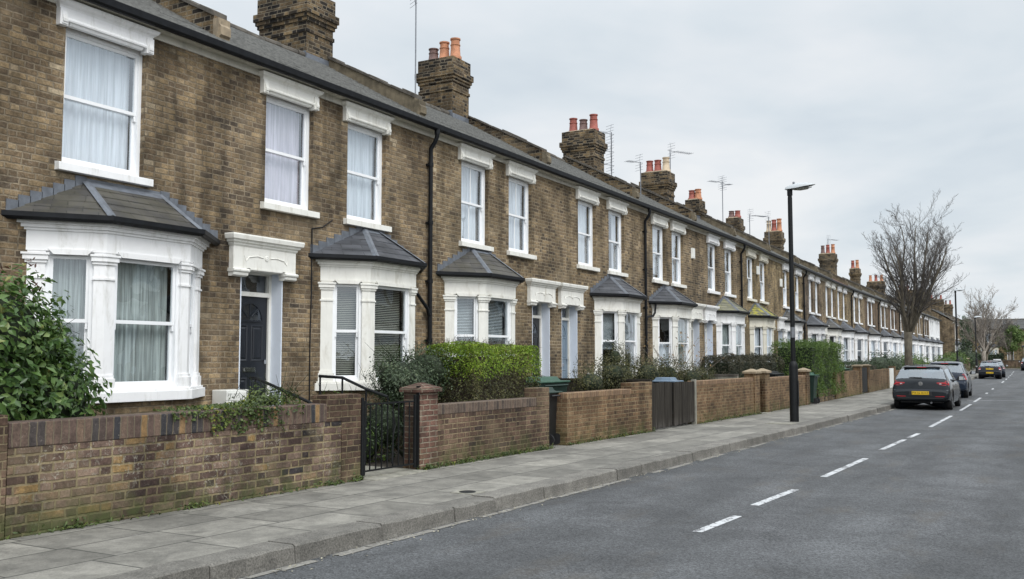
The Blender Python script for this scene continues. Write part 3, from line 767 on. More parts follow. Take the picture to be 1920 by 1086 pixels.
    bot = [(0, ev[0][1] - .02, zr0), (ev[1][0], ev[1][1], zr0), (ev[2][0], ev[2][1], zr0), (0, ev[3][1] + .02, zr0)]
    mb = MB(); n = 5
    L3 = lambda a, b, t: tuple(a[k] + (b[k] - a[k]) * t for k in range(3))
    for k in range(n):
        lo = [L3(bot[i], top[i], k / n) for i in range(4)]; hi = [L3(bot[i], top[i], (k + 1.0) / n) for i in range(4)]
        lo = [(p[0], p[1], p[2] + (.012)) for p in lo]; hi = [(p[0], p[1], p[2] - .001) for p in hi]
        for i in range(3): mb.quad(lo[i], lo[i + 1], hi[i + 1], hi[i])
        lo2 = [(p[0], p[1], p[2] - .016) for p in lo]
        for i in range(3): mb.quad(lo2[i], lo2[i + 1], lo[i + 1], lo[i])
    rf = mb.build('bay_roof', [M[sp['bayroof']]], bay, fixn=False, uo=uo)
    mb = MB()
    for i in (1, 2):                    # lead hips
        a, b = Vector(bot[i]), Vector(top[i]); up_ = Vector((0, 0, .022))
        d = (b - a); s = Vector((-d.y, d.x, 0)).normalized() * .055
        a2 = a + d * -.02
        mb.add([a2 - s + up_ * .4, a2 + up_ * 1.5, a2 + s + up_ * .4, b - s + up_ * .3, b + up_ * 1.5, b + s + up_ * .3], [(0, 1, 4, 3), (1, 2, 5, 4)])
    # stepped flashing up the wall on both slopes and along the top
    for sgn, e, t_ in ((-1, bot[0], top[0]), (1, bot[3], top[3])):
        ns = 7
        for k in range(ns):
            p0, p1 = L3(e, t_, k / ns), L3(e, t_, (k + 1) / ns)
            ya, yb = sorted((p0[1], p1[1])); zt_ = p1[2] + .075
            mb.box(.0015, .012, ya - .004, yb + .004, p0[2] - .02, zt_)
    mb.box(.0015, .012, yc - ap, yc + ap, zr1 - .03, zr1 + .06)
    mb.quad((.012, yc - ap - .02, zr1 + .03), (.012, yc + ap + .02, zr1 + .03), (.10, yc + ap + .02, zr1 - .045), (.10, yc - ap - .02, zr1 - .045))
    mb.build('lead_flashing', M['lead'], bay, fixn=False)
    # gutter
    g1, g2 = offs(pl, .125), offs(pl, .20)
    mb = MB(); ring = []
    for i in range(4):
        a, b = g1[i], g2[i]
        if i in (0, 3): a = (0.005, a[1]); b = (0.005, b[1])
        ring.append([(a[0], a[1], 3.350), (a[0], a[1], 3.290), ((a[0] * .6 + b[0] * .4), (a[1] * .6 + b[1] * .4), 3.265), (b[0], b[1], 3.300), (b[0], b[1], 3.355)])
    mb.loft(ring)
    q = offs(pl, .125); mb.prism([(-.02, q[0][1])] + q + [(-.02, q[-1][1])], 3.327, 3.343)
    mb.build('bay_gutter', M['black'], bay)
    return bay

# ------------------------------------------------------------------ house
EAVE = 6.0
RIDGE_X, RIDGE_Z = -2.5, 7.62
def house(Y0, Y1, sp):
    ax, ay = fx(Y0), Y0; bx, by = fx(Y1), Y1
    phi = -math.atan2(bx - ax, by - ay); w = math.hypot(bx - ax, by - ay)
    if 'at' in sp: (ax, ay), phi, w = sp['at']
    root = empty('terraced_house', (ax, ay, 0), phi)
    tag(root, sp['label'], 'house', 'Victorian terraced brick houses along the street')
    rr = random.Random(int(Y0 * 10) + 3); uo = Y0 * 1.013
    bm_, trim = M[sp['brick']], M[sp['trim']]
    wins = [y - Y0 for y in sp.get('wins', [])]; ww = sp.get('ww', 1.06); zb, zt = 4.02, 5.68
    bay = sp['bay'] - Y0 if sp.get('bay') else None
    door = sp['door'] - Y0 if sp.get('door') else None      # centre
    dw = .87; zd0, zd1 = .62, 3.02
    # facade with openings
    ops = [(y - ww / 2, y + ww / 2, zb, zt, .11) for y in wins]
    if bay is not None:
        hb = sp.get('bw', 1.3) / 2 + sp.get('run', .62) - .1
        ops.append((bay - hb, bay + hb, 1.34, 2.94, .02))
    if door is not None: ops.append((door - dw / 2, door + dw / 2, .16, zd1, .28))
    ys = sorted(set([0, w] + [v for o in ops for v in o[:2]])); zs = sorted(set([0, EAVE - .02] + [v for o in ops for v in o[2:4]]))
    mb = MB()
    for a, b in zip(ys[:-1], ys[1:]):
        for c, d in zip(zs[:-1], zs[1:]):
            my, mz = (a + b) / 2, (c + d) / 2
            if any(o[0] < my < o[1] and o[2] < mz < o[3] for o in ops): continue
            mb.quad((0, a, c), (0, b, c), (0, b, d), (0, a, d))
    for y0, y1, z0, z1, dp in ops:
        mb.quad((0, y0, z0), (0, y0, z1), (-dp, y0, z1), (-dp, y0, z0)); mb.quad((0, y1, z0), (0, y1, z1), (-dp, y1, z1), (-dp, y1, z0))
        mb.quad((0, y0, z1), (0, y1, z1), (-dp, y1, z1), (-dp, y0, z1)); mb.quad((0, y0, z0), (0, y1, z0), (-dp, y1, z0), (-dp, y0, z0))
    e = .003
    for y in (e, w - e):
        mb.add([(-.005, y, 0), (-.005, y, EAVE - .03), (RIDGE_X, y, RIDGE_Z - .06), (-6.2, y, 5.2), (-6.2, y, 0)], [(0, 1, 2, 3, 4)])
    mb.quad((-6.2, 0, 0), (-6.2, w, 0), (-6.2, w, 5.2), (-6.2, 0, 5.2))
    mb.build('brick_wall', bm_, root, uo=uo, fixn=False)
    # upper windows
    T0 = T_of((0, 0, 0), (0, 1, 0))
    for k, y in enumerate(wins):
        tr = sp.get('uptr', [('net', 'net')] * 4)[k]
        fo, mp, info, gl = add_window(root, 'window', T0, y - ww / 2, y + ww / 2, zb, zt, .085, tr, rr, bars=sp.get('bars', False), frame=sp.get('frame', 'upvc'))
        mp.build('window_pane', M['glass'], fo, fixn=False)
        treatment(fo, T0, info, .085, tr, rr)
        mb = MB(); a, b = y - ww / 2 - .09, y + ww / 2 + .09
        mb.loft([[(-.08, a, zb - .105), (.085, a, zb - .105), (.085, a, zb - .012), (-.08, a, zb + .012)], [(-.08, b, zb - .105), (.085, b, zb - .105), (.085, b, zb - .012), (-.08, b, zb + .012)]])
        mb.build('window_sill', trim, root, bevel=.005)
        # head: entablature with consoles and a flared cornice up to the eaves board
        mb = MB(); a, b = y - ww / 2 - .13, y + ww / 2 + .04
        mb.box(-.05, .06, a, b, 5.70, 5.875)
        for p, q in ((a, a + .10), (b - .10, b)):
            mb.box(-.047, .08, p - .004, q + .003, 5.64, 5.84); mb.box(-.05, .092, p + .012, q - .012, 5.655, 5.73)
            mb.profy([(.08, 5.66), (.104, 5.68), (.108, 5.71), (.092, 5.76), (.08, 5.81)], p + .02, q - .02)
        mb.profy([(.06, 5.702), (.074, 5.702), (.08, 5.72), (.072, 5.74), (.06, 5.75)], a + .10, b - .10)
        mb.profy([(-.02, 5.662), (.040, 5.662), (.05, 5.678), (.055, 5.70), (-.02, 5.70)], a + .145, b - .145)
        ring = []
        for z, o in ((5.86, .062), (5.88, .072), (5.905, .105), (5.935, .122), (5.95, .125)):
            ring.append([(-.02, a - (o - .06), z), (o, a - (o - .06), z), (o, b + (o - .06), z), (-.02, b + (o - .06), z)])
        mb.loft(ring)
        mb.build('window_head', trim, root)
    if bay is not None: bay_window(root, bay, sp, rr, uo)
    # door
    if door is not None:
        y0, y1 = door - dw / 2, door + dw / 2
        mb = MB(); q = .022
        mb.box(-.30, .001, y0 - .0, y0 + q, .5, zd1 + .0, 0); mb.box(-.30, .004, y1 - q, y1 + .0, .5, zd1, 0)
        mb.box(-.30, .004, y0 + q, y1 - q, zd1 - q, zd1, 0)
        for a, b in ((y0 + q, y0 + q + .05), (y1 - q - .05, y1 - q)): mb.box(-.28, -.20, a, b, .62, zd1 - q, 1)
        mb.box(-.28, -.19, y0 + q + .05, y1 - q - .05, 2.62, 2.685, 1); mb.box(-.28, -.20, y0 + q + .05, y1 - q - .05, zd1 - q - .05, zd1 - q, 1)
        fr = mb.build('door_frame', [M[sp.get('jamb', 'jamb')], M['cream']], root)
        mb = MB(); mb.quad((-.25, y0 + .07, 2.685), (-.25, y1 - .07, 2.685), (-.25, y1 - .07, zd1 - .07), (-.25, y0 + .07, zd1 - .07)); mb.build('fanlight', M['glass_low'], root, fixn=False)
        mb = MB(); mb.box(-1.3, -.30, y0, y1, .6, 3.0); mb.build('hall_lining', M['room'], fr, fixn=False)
        # leaf with raised panels and a sunburst light
        a, b = y0 + q + .05, y1 - q - .05; ym = (a + b) / 2
        mb = MB(); mb.box(-.275, -.235, a, b, .64, 2.62)
        def panel(p0, p1, c0, c1):
            mb.loft([[(-.235, p0, c0), (-.235, p1, c0), (-.235, p1, c1), (-.235, p0, c1)], [(-.225, p0 + .012, c0 + .012), (-.225, p1 - .012, c0 + .012), (-.225, p1 - .012, c1 - .012), (-.225, p0 + .012, c1 - .012)],
                     [(-.236, p0 + .035, c0 + .035), (-.236, p1 - .035, c0 + .035), (-.236, p1 - .035, c1 - .035), (-.236, p0 + .035, c1 - .035)], [(-.226, p0 + .06, c0 + .06), (-.226, p1 - .06, c0 + .06), (-.226, p1 - .06, c1 - .06), (-.226, p0 + .06, c1 - .06)]], caps=True)
        for p0, p1 in ((a + .08, ym - .035), (ym + .035, b - .08)):
            panel(p0, p1, .78, 1.42); panel(p0, p1, 1.66, 2.20)
        for k in range(9):               # arch ring of the sunburst light
            t0, t1 = math.pi * k / 9, math.pi * (k + 1) / 9; ra, rb = .245, .275
            pts = [(ym + ra * math.cos(t0), 2.27 + ra * math.sin(t0)), (ym + rb * math.cos(t0), 2.27 + rb * math.sin(t0)), (ym + rb * math.cos(t1), 2.27 + rb * math.sin(t1)), (ym + ra * math.cos(t1), 2.27 + ra * math.sin(t1))]
            mb.profx(pts, -.236, -.222)
        for t in (.25, .5, .75):
            c_, s_ = math.cos(math.pi * t), math.sin(math.pi * t); px, pz = -s_ * .009, c_ * .009
            mb.profx([(ym + .07 * c_ + px, 2.27 + .07 * s_ + pz), (ym + .25 * c_ + px, 2.27 + .25 * s_ + pz), (ym + .25 * c_ - px, 2.27 + .25 * s_ - pz), (ym + .07 * c_ - px, 2.27 + .07 * s_ - pz)], -.236, -.224)
        mb.box(-.236, -.222, ym - .275, ym + .275, 2.245, 2.272)
        dr = mb.build('door', M[sp['doorc']], root)
        mb = MB(); arc = [(ym + .244 * math.cos(math.pi * k / 12), 2.272 + .244 * math.sin(math.pi * k / 12)) for k in range(13)]
        mb.add([(-.2335, y, z) for y, z in arc], [tuple(range(13))]); mb.build('door_light', M['glass_low'], dr, fixn=False)
        mb = MB(); mb.box(-.236, -.224, ym - .13, ym + .13, 1.50, 1.57); mb.box(-.226, -.218, ym - .10, ym + .10, 1.515, 1.555); mb.build('letterbox', M['chrome'], dr)
        mb = MB(); mb.box(-.236, -.20, b - .075, b - .035, 1.62, 1.68); mb.build('latch', M['chrome'], dr)
        # step
        mb = MB(); mb.box(-.28, .34, y0 - .12, y1 + .12, .1, .44); mb.box(-.28, .02, y0 + .023, y1 - .023, .44, .62); mb.build('door_step', M['concrete'], root, bevel=.01)
        # surround
        mb = MB(); a, b = y0 - .23, y1 + .19
        if sp.get('sd', 0): a, b = (a, b - .05) if sp['sd'] > 0 else (a + .05, b)
        o = .085
        mb.box(-.04, o, a, b, 3.0, 3.32)
        for p0, p1 in ((a, y0 + .04), (y1 - .04, b)):   # consoles
            mb.box(-.03, o + .004, p0, p1, 2.94, 3.003)
            mb.profy([(-.03, 2.935), (o + .03, 2.935), (o + .04, 2.95), (o + .04, 2.97), (o + .01, 2.985), (-.03, 2.985)], p0 - .025, p1 + .025)
            mb.profy([(-.03, 2.872), (o - .02, 2.872), (o + .012, 2.89), (o + .018, 2.915), (o + .012, 2.937), (-.03, 2.937)], p0 - .01, p1 + .01)
        mb.profy([(-.30, 2.965), (o - .012, 2.965), (o + .006, 2.98), (o + .006, 3.002), (-.30, 3.002)], y0 + .10, y1 - .10)
        rings = []
        for z, e_ in ((3.30, 0), (3.325, .02), (3.345, .022), (3.36, .05), (3.385, .055), (3.40, .085), (3.455, .095), (3.475, .09)):
            rings.append([(-.03, a - e_, z), (o + e_, a - e_, z), (o + e_, b + e_, z), (-.03, b + e_, z)])
        mb.loft(rings)
        # applied ornament: boss and swags in relief
        mb.T = Matrix.Translation((o, ym, 3.165)) @ Matrix.Rotation(R(90), 4, 'Y')
        mb.lathe([(.04, -.002), (.042, .008), (.026, .014), (.022, .01), (.0001, .016)], 0, 0, 12); mb.T = None
        for sg in (-1, 1):
            mb.tube([(o + .002, ym + sg * .07, 3.17), (o + .004, ym + sg * .2, 3.185), (o + .004, ym + sg * .36, 3.16), (o + .003, ym + sg * .42, 3.10), (o + .002, ym + sg * .46, 3.18)], [.009, .008, .008, .007, .004], 5)
        mb.build('door_surround', trim, root)
    # eaves, gutter, roof
    mb = MB(); mb.box(-.05, .022, 0, w, EAVE - .115, EAVE - .02); mb.box(-.05, .15, 0, w, EAVE - .02, EAVE + .005); mb.build('eaves_board', M['fascia'], root)
    mb = MB(); g = [(.155, .03), (.155, -.03), (.17, -.06), (.20, -.078), (.235, -.075), (.265, -.05), (.275, .035), (.262, .035), (.25, -.035), (.225, -.058), (.185, -.055), (.168, -.02), (.168, .03)]
    mb.profy([(x, EAVE + .045 + z) for x, z in g], 0, w)
    mb.box(.135, .1545, 0, w, EAVE + .0055, EAVE + .085)
    mb.build('gutter', M['black'], root)
    rm = M[sp.get('roof', 'slate')]
    mb = MB(); n = 19; xa, za = .20, EAVE + .085; xb, zb_ = RIDGE_X, RIDGE_Z
    seg = 6 if Y0 < 40 else 1
    jr = random.Random(int(Y0) + 50)
    for k in range(n):
        t0, t1 = k / n, (k + 1) / n
        for s_ in range(seg):
            wa, wb = w * s_ / seg, w * (s_ + 1) / seg
            j = jr.uniform(-.004, .004)
            x0, z0, x1, z1 = xa + (xb - xa) * t0, za + (zb_ - za) * t0 + .026 + j, xa + (xb - xa) * t1, za + (zb_ - za) * t1
            mb.quad((x0, wa, z0), (x0, wb, z0), (x1, wb, z1), (x1, wa, z1)); mb.quad((x0 + .002, wa, z0 - .020), (x0 + .002, wb, z0 - .020), (x0, wb, z0), (x0, wa, z0), 1)
    mb.quad((xb, 0, zb_), (xb, w, zb_), (-6.3, w, 5.15), (-6.3, 0, 5.15))
    ro = mb.build('roof', [rm, M['slate_edge'] if sp.get('roof', 'slate') == 'slate' else rm], root, uo=uo, fixn=False)
    mb = MB(); y = 0.0
    while y < w - .01:
        L = min(.45, w - y); rj = jr.uniform(-.02, .022); mb.tube([(RIDGE_X + jr.uniform(-.02, .02), y + .004, RIDGE_Z + rj), (RIDGE_X, y + L - .004, RIDGE_Z + rj + jr.uniform(-.015, .015))], .085, 10); y += L
    mb.build('ridge_tiles', M[sp.get('ridge', 'coping')], ro)
    # party wall upstand with coping and a stone kneeler at its foot (on the far boundary)
    if sp.get('parapet', True):
        def rz(x): return za + (zb_ - za) * (x - xa) / (xb - xa)
        pw = .22; x0, x1 = -.28, RIDGE_X + .05
        mb = MB(); P2 = [(x0, rz(x0) - .05), (x0, rz(x0) + .30), (x1, rz(x1) + .17), (x1, rz(x1) - .1)]
        mb.profy(P2, w - pw / 2 - .02, w + pw / 2 - .02)
        par = mb.build('parapet', [M[sp.get('parmat', 'render')]], ro)
        mb = MB(); n_ = 8
        for k in range(n_):
            ta, tb = k / n_, (k + 1) / n_
            pa = (x0 - .0 + (x1 - x0) * ta, rz(x0) + .30 + (rz(x1) + .17 - rz(x0) - .30) * ta); pb = (x0 + (x1 - x0) * tb, rz(x0) + .30 + (rz(x1) + .17 - rz(x0) - .30) * tb)
            q_ = jr.uniform(-.01, .035)
            mb.profy([(pa[0], pa[1] + .002), (pa[0], pa[1] + .05 + q_), (pb[0] + .006, pb[1] + .05 + q_), (pb[0] + .006, pb[1] + .002)], w - pw / 2 - .05, w + pw / 2 + .01)
        mb.build('parapet_coping', M['coping'], ro)
        mb = MB(); mb.box(x0 - .0, x0 + .11, w - pw / 2 - .035, w + pw / 2 - .03, rz(x0) - .08, rz(x0) + .25)
        mb.profy([(x0 + .08, rz(x0) - .05), (x0 + .15, rz(x0) + .0), (x0 + .15, rz(x0) + .12), (x0 + .08, rz(x0) + .2)], w - pw / 2 - .02, w + pw / 2 - .05)
        mb.build('kneeler_stone', M[sp.get('kneel', 'render')], ro)
    # chimney
    for ch in sp.get('chim', []):
        cyc, cxf, cxb, hw, zt_, pots = ch
        lx, ly = cxf - ax, cyc - Y0; dx_ = cxb - ax
        mb = MB()
        def ring(e_, z): return [(dx_ - e_, ly - hw - e_, z), (lx + e_, ly - hw - e_, z), (lx + e_, ly + hw + e_, z), (dx_ - e_, ly + hw + e_, z)]
        zz = zt_ - .62
        mb.loft([ring(0, 6.3), ring(0, zz)])
        mb.loft([ring(.022, zz - .22), ring(.022, zz - .145)])
        mb.loft([ring(.03, zz), ring(.03, zz + .075)]); mb.loft([ring(.058, zz + .075), ring(.058, zz + .15)]); mb.loft([ring(.088, zz + .15), ring(.088, zz + .30)])
        mb.loft([ring(.03, zz + .30), ring(.03, zz + .62)])
        co = mb.build('chimney', M['chim'], root, uo=uo)
        mb = MB(); mb.loft([ring(.0, zt_ + .001), ring(-.10, zt_ + .05)]); mb.build('mortar_flaunching', M['stone'], co)
        # stepped lead flashing on both flanks
        mb = MB()
        for sd_ in (ly - hw, ly + hw):
            xs = lx
            while xs > dx_ + .1:
                x2 = xs - .16; z2 = za + (zb_ - za) * (max(x2, RIDGE_X) - xa) / (xb - xa)
                s2 = -.012 if sd_ < ly else .0
                mb.box(x2, xs, sd_ + s2, sd_ + s2 + .012, z2 - .3, z2 + .10); xs = x2
                if xs < RIDGE_X: break
        z_f = za + (zb_ - za) * (lx - xa) / (xb - xa)
        mb.box(lx, lx + .012, ly - hw, ly + hw, z_f - .1, z_f + .12)
        mb.build('lead_flashing', M['lead'], co)
        for k, (mt, hh) in enumerate(pots):
            px_ = dx_ + (lx - dx_) * (k + .5) / len(pots)
            r0 = .13
            mb = MB(); prof = [(r0 + .03, zt_ + .03), (r0 + .03, zt_ + .10), (r0, zt_ + .13), (r0 * .88, zt_ + hh * .66), (r0 * .98, zt_ + hh * .68), (r0 * .98, zt_ + hh * .72), (r0 * .86, zt_ + hh * .74), (r0 * .84, zt_ + hh * .92), (r0 * 1.0, zt_ + hh * .94), (r0 * 1.0, zt_ + hh), (r0 * .75, zt_ + hh), (r0 * .72, zt_ + hh * .7)]
            mb.lathe(prof, px_, ly, 16)
            smooth_angle(mb.build('chimney_pot', M[mt], co), 50)
    if sp.get('cable'):
        mb = MB(); y = sp['cable'] - Y0; mb.tube([(.014, y, 3.75), (.012, y + .01, 2.8), (.014, y - .01, 1.9), (.012, y, .9), (.012, y, .3)], .011, 5); mb.tube([(.014, y, 3.75), (.014, y + .25, 3.8), (.014, y + .5, 3.95)], .009, 5); mb.build('wall_cable', M['black'], root)
    # rainwater pipe
    if sp.get('pipe'):
        y = sp['pipe'] - Y0; mb = MB()
        mb.tube([(.215, y, EAVE - .02), (.215, y, EAVE - .14), (.17, y + .0, EAVE - .24), (.075, y, EAVE - .36), (.075, y, EAVE - .5), (.075, y, .2)], .041, 10)
        mb.tube([(.215, y, EAVE + .0), (.215, y, EAVE - .1)], .052, 10)
        for z in (5.3, 4.2, 3.1, 2.0, 1.0): mb.tube([(.075, y, z), (.075, y, z + .07)], .053, 10); mb.box(-.002, .06, y - .06, y + .06, z + .015, z + .05)
        if sp.get('pipe_l'):
            mb.tube([(.12, y - .75, 3.26), (.10, y - .72, 3.12), (.09, y - .5, 2.92), (.085, y - .1, 2.62), (.08, y - .04, 2.5)], .032, 8)
        if sp.get('pipe_r'):
            mb.tube([(.14, y + .62, 3.26), (.12, y + .6, 3.02), (.10, y + .5, 2.92), (.085, y + .08, 2.88), (.08, y + .02, 2.75)], .032, 8)
        smooth_angle(mb.build('drainpipe', M['black'], root), 50)
    return root
# ------------------------------------------------------------------ the houses
N, DR = ('net', 'net'), None
TC, TR, TD, TB, TW = 'terracotta', 'terracotta_red', 'terracotta_dark', 'terracotta_buff', 'pot_white'
HS = [
 (4.5, 9.9, dict(parmat='chim', label='nearest terraced house, bright white bay with lace curtains, behind the glossy evergreen shrub', brick='stock', trim='white', wins=[7.79], ww=1.18, bay=8.09, bw=1.25, run=.66, apex=.56, zbay=3.82, bayroof='slate_bay_old',
   baytr=[('net', 'curtain_grey'), ('net', 'curtain_grey'), ('net', 'curtain_grey')], uptr=[N], kneel='stone')),
 (9.9, 14.95, dict(label='terraced house with navy panelled door and venetian blinds in a cream bay', brick='stock', trim='cream', wins=[11.1, 13.02], bay=13.13, bw=1.28, run=.62, apex=.2, zbay=3.88, bayroof='slate_bay', door=10.55, doorc='door_navy',
   baytr=[('blind', 'blind', .0), ('blind', 'blind', .0), ('blind', 'blind', .0)], uptr=[('net', 'net_pink'), ('net', 'net')], chim=[(14.55, -12.5, -13.75, .40, 8.95, [(TW, .6), (TW, .6), (TC, .6)])], pipe=14.86, pipe_l=True, cable=11.62)),
 (14.95, 20.25, dict(parmat='chim', label='terraced house with black door and grey blinds in its bay, above the lime topped hedge', brick='stock_b', trim='cream', wins=[16.59, 18.52], bay=16.76, bw=1.22, run=.66, apex=.3, zbay=3.88, bayroof='slate_bay_old', door=19.5, doorc='door_black', sd=1,
   baytr=[('blind', 'blind_grey', .0), ('blind', 'blind_grey', .0), None], uptr=[N, N], bars=True, chim=[(19.75, -12.45, -13.42, .38, 9.06, [(TD, .4), (TC, .52), (TC, .56)])])),
 (20.25, 25.95, dict(parmat='chim', label='terraced house with blue grey door and tall sash windows in its bay', brick='stock_b', trim='cream', wins=[22.04, 23.95], bay=23.75, bw=1.2, run=.66, apex=.3, bayroof='slate_bay', door=21.0, doorc='door_blue', sd=-1,
   baytr=[('blind', 'blind_grey', .35), ('blind', 'blind_grey', .5), None], uptr=[N, ('drapes', 'net', .3)], chim=[(26.55, -11.75, -12.78, .38, 8.6, [(TR, .5), (TD, .42), (TR, .54)])], pipe=25.9, pipe_r=True)),
 (25.95, 31.2, dict(parmat='chim', label='terraced house with white bay partly behind the bare climbing twigs', brick='stock_b', trim='cream', wins=[27.21, 28.87], bay=27.95, bw=1.36, run=.66, apex=.3, bayroof='slate_bay', door=30.5, doorc='door_black', sd=1,
   baytr=[('lower', 'net', .5), ('net', 'curtain_grey'), None], uptr=[('half', 'net', .1), N], chim=[(32.2, -11.5, -12.42, .38, 8.27, [(TR, .48), (TR, .48), (TB, .55)])])),
 (31.2, 35.95, dict(label='terraced house with pale blue door reveal and lichen covered bay roof', brick='stock_b', trim='white', wins=[32.49, 34.48], bay=34.0, bw=1.24, run=.56, apex=.2, bayroof='slate_lichen', door=31.95, doorc='door_pale', sd=-1,
   baytr=[('net', 'curtain_grey')] * 3, uptr=[N, N], chim=[(36.0, -11.6, -12.1, .36, 7.82, [(TR, .42), (TC, .45)])], pipe=35.85)),
 (35.95, 41.8, dict(label='terraced house with bright yellow moss on its bay roof', brick='stock_c', trim='cream_old', wins=[37.57, 39.67], ww=1.15, bay=38.5, bw=1.36, run=.55, apex=.3, bayroof='slate_moss', door=40.8, doorc='door_red', sd=1,
   baytr=[('net', 'net')] * 3, uptr=[N, ('half', 'net', .4)], chim=[(42.5, -11.7, -12.25, .36, 7.95, [(TD, .36), (TR, .36)])])),
 (41.8, 48.2, dict(label='terraced house whose bay is crossed by the lamp post, before the tall green hedge', brick='stock_c', trim='white', wins=[44.13, 46.91], ww=1.2, bay=44.6, bw=1.2, run=.6, apex=.3, bayroof='slate_bay_old', door=42.8, doorc='door_blue', sd=-1,
   baytr=[N, N, N], uptr=[N, N], pipe=48.1)),
 (48.2, 53.4, dict(label='terraced house with narrow twin windows above a dark hipped bay roof behind the tall hedge', brick='stock_d', trim='white', wins=[50.32, 52.15], bay=50.6, bayroof='slate_bay', door=52.7, doorc='door_black', sd=1, baytr=[N, None, N], uptr=[('half', 'net', .5), N], chim=[(50.2, -11.8, -12.6, .38, 8.22, [(TB, .62), (TR, .66), (TC, .7)])])),
 (53.4, 58.4, dict(label='terraced house with brown bay roof and white window heads beyond the tall hedge', brick='stock_b', trim='cream', wins=[55.39, 57.28], bay=56.1, bayroof='slate_bay_old', door=54.1, doorc='door_navy', baytr=[None, N, None], uptr=[N, N], roof='slate')),
 (58.4, 64.4, dict(label='terraced house under the red tiled roof with white painted bay', brick='stock_c', trim='white', wins=[59.6, 61.7], bay=61.2, bayroof='slate_bay', door=63.4, doorc='door_black', baytr=[N, None, None], uptr=[N, N], roof='tile_red', ridge='tile_red', pipe=64.2)),
 (64.4, 69.8, dict(label='first terraced house after the red tiled roof, with grey lead hips on its bay', brick='stock_b', trim='white', wins=[65.9, 67.9], bay=66.8, bayroof='slate_bay', door=69.0, doorc='door_navy', baytr=[None, N, None], uptr=[N, N], chim=[(67.1, -12.3, -13.3, .4, 8.7, [(TD, .6), (TR, .64), (TC, .66)])])),
 (69.8, 75.9, dict(label='second terraced house after the red tiled roof, darker reddish brick', brick='gwall_brown', trim='white', wins=[71.6, 73.3], bay=72.6, bayroof='slate_bay_old', door=75.1, doorc='door_black', baytr=[N, N, None], uptr=[N, N], pipe=75.8)),
 (75.9, 81.6, dict(label='third terraced house after the red tiled roof, seen just before the bare tree', brick='stock_d', trim='white', wins=[77.93, 79.94], bay=78.6, bayroof='slate_bay', door=80.9, doorc='door_black', baytr=[None, N, N], uptr=[N, N], chim=[(77.1, -12.4, -13.05, .38, 8.5, [(TR, .65), (TC, .68)])])),
 (81.6, 87.9, dict(label='terraced house with paired white windows just left of the bare tree trunk', brick='gwall_brown', trim='white', wins=[83.29, 85.4], bay=84.0, bayroof='slate_bay_old', door=87.0, doorc='door_black', baytr=[N, None, N], uptr=[N, N], pipe=87.8)),
 (87.9, 94.0, dict(label='terraced house whose windows show through the lower limbs of the bare tree', brick='stock', trim='white', wins=[89.6, 91.6], bay=90.3, bayroof='slate_bay', door=93.2, doorc='door_navy', baytr=[N, N, N], uptr=[N, N], chim=[(90.6, -12.5, -13.9, .4, 8.45, [(TC, .6), (TR, .6), (TC, .6)])])),
 (94.0, 100.2, dict(label='terraced house directly behind the fork of the bare tree', brick='stock', trim='white', wins=[95.8, 97.8], bay=96.4, bayroof='slate_bay', door=99.4, doorc='door_black', baytr=[N, None, N], uptr=[N, N])),
 (100.2, 106.2, dict(label='terraced house just right of the bare tree trunk, black pipe down its front', brick='stock_b', trim='white', wins=[102, 104], bay=102.5, bayroof='slate_bay', door=105.3, doorc='door_black', baytr=[N, None, N], uptr=[N, N], pipe=106.1)),
 (106.2, 112.2, dict(label='brown brick terraced house with white windows before the white end houses', brick='stock_d', trim='white', wins=[108, 110], bay=108.5, bayroof='slate_bay', door=111.3, doorc='door_red', baytr=[None, N, None], uptr=[N, N], chim=[(112.3, -12.0, -14.3, .5, 9.0, [(TC, .6), (TR, .6), (TC, .6)])])),
 (112.2, 118.2, dict(label='second to last white painted terraced house of the long row', brick='white', trim='white', wins=[114, 116], bay=114.5, bayroof='slate_bay', door=117.3, doorc='door_black', baytr=[None, N, None], uptr=[N, N])),
 (118.2, 124.0, dict(label='end house of the long row, white front beside the gable of the next block', brick='white', trim='white', wins=[119.9, 122], bay=120.6, bayroof='slate_bay', door=123.0, doorc='door_black', baytr=[None, N, None], uptr=[N, N], parapet=False, chim=[(123.5, -12.0, -14.3, .5, 9.1, [(TC, .6), (TC, .6), (TR, .6)])])),
]
for a, b, s in HS: house(a, b, s)
# the next block, set a little forward beyond a gap
for k, (y, lab) in enumerate(((128.2, 'first house of the far block, brown brick gable end beyond the white houses'), (135.2, 'middle house of the far block with white windows behind the second lamp post'), (141.6, 'last house of the far block beside the pale bare tree'))):
    house(y, y + 6.4, dict(at=((-9.9 + k * .15, y), -.023, 6.4 if k else 7.0), label=lab, brick='stock', trim='white', wins=[y + 2.0, y + 4.4], ww=1.2, bay=y + 2.4, bayroof='slate_bay', door=y + 5.2, doorc='door_black', baytr=[N, N, N], uptr=[N, N],
        chim=[(y + 5.8, -11.6, -13.8, .5, 9.1, [(TD, .6), (TR, .6), (TD, .6), (TR, .6)])] if k != 1 else [], parapet=(k < 2)))
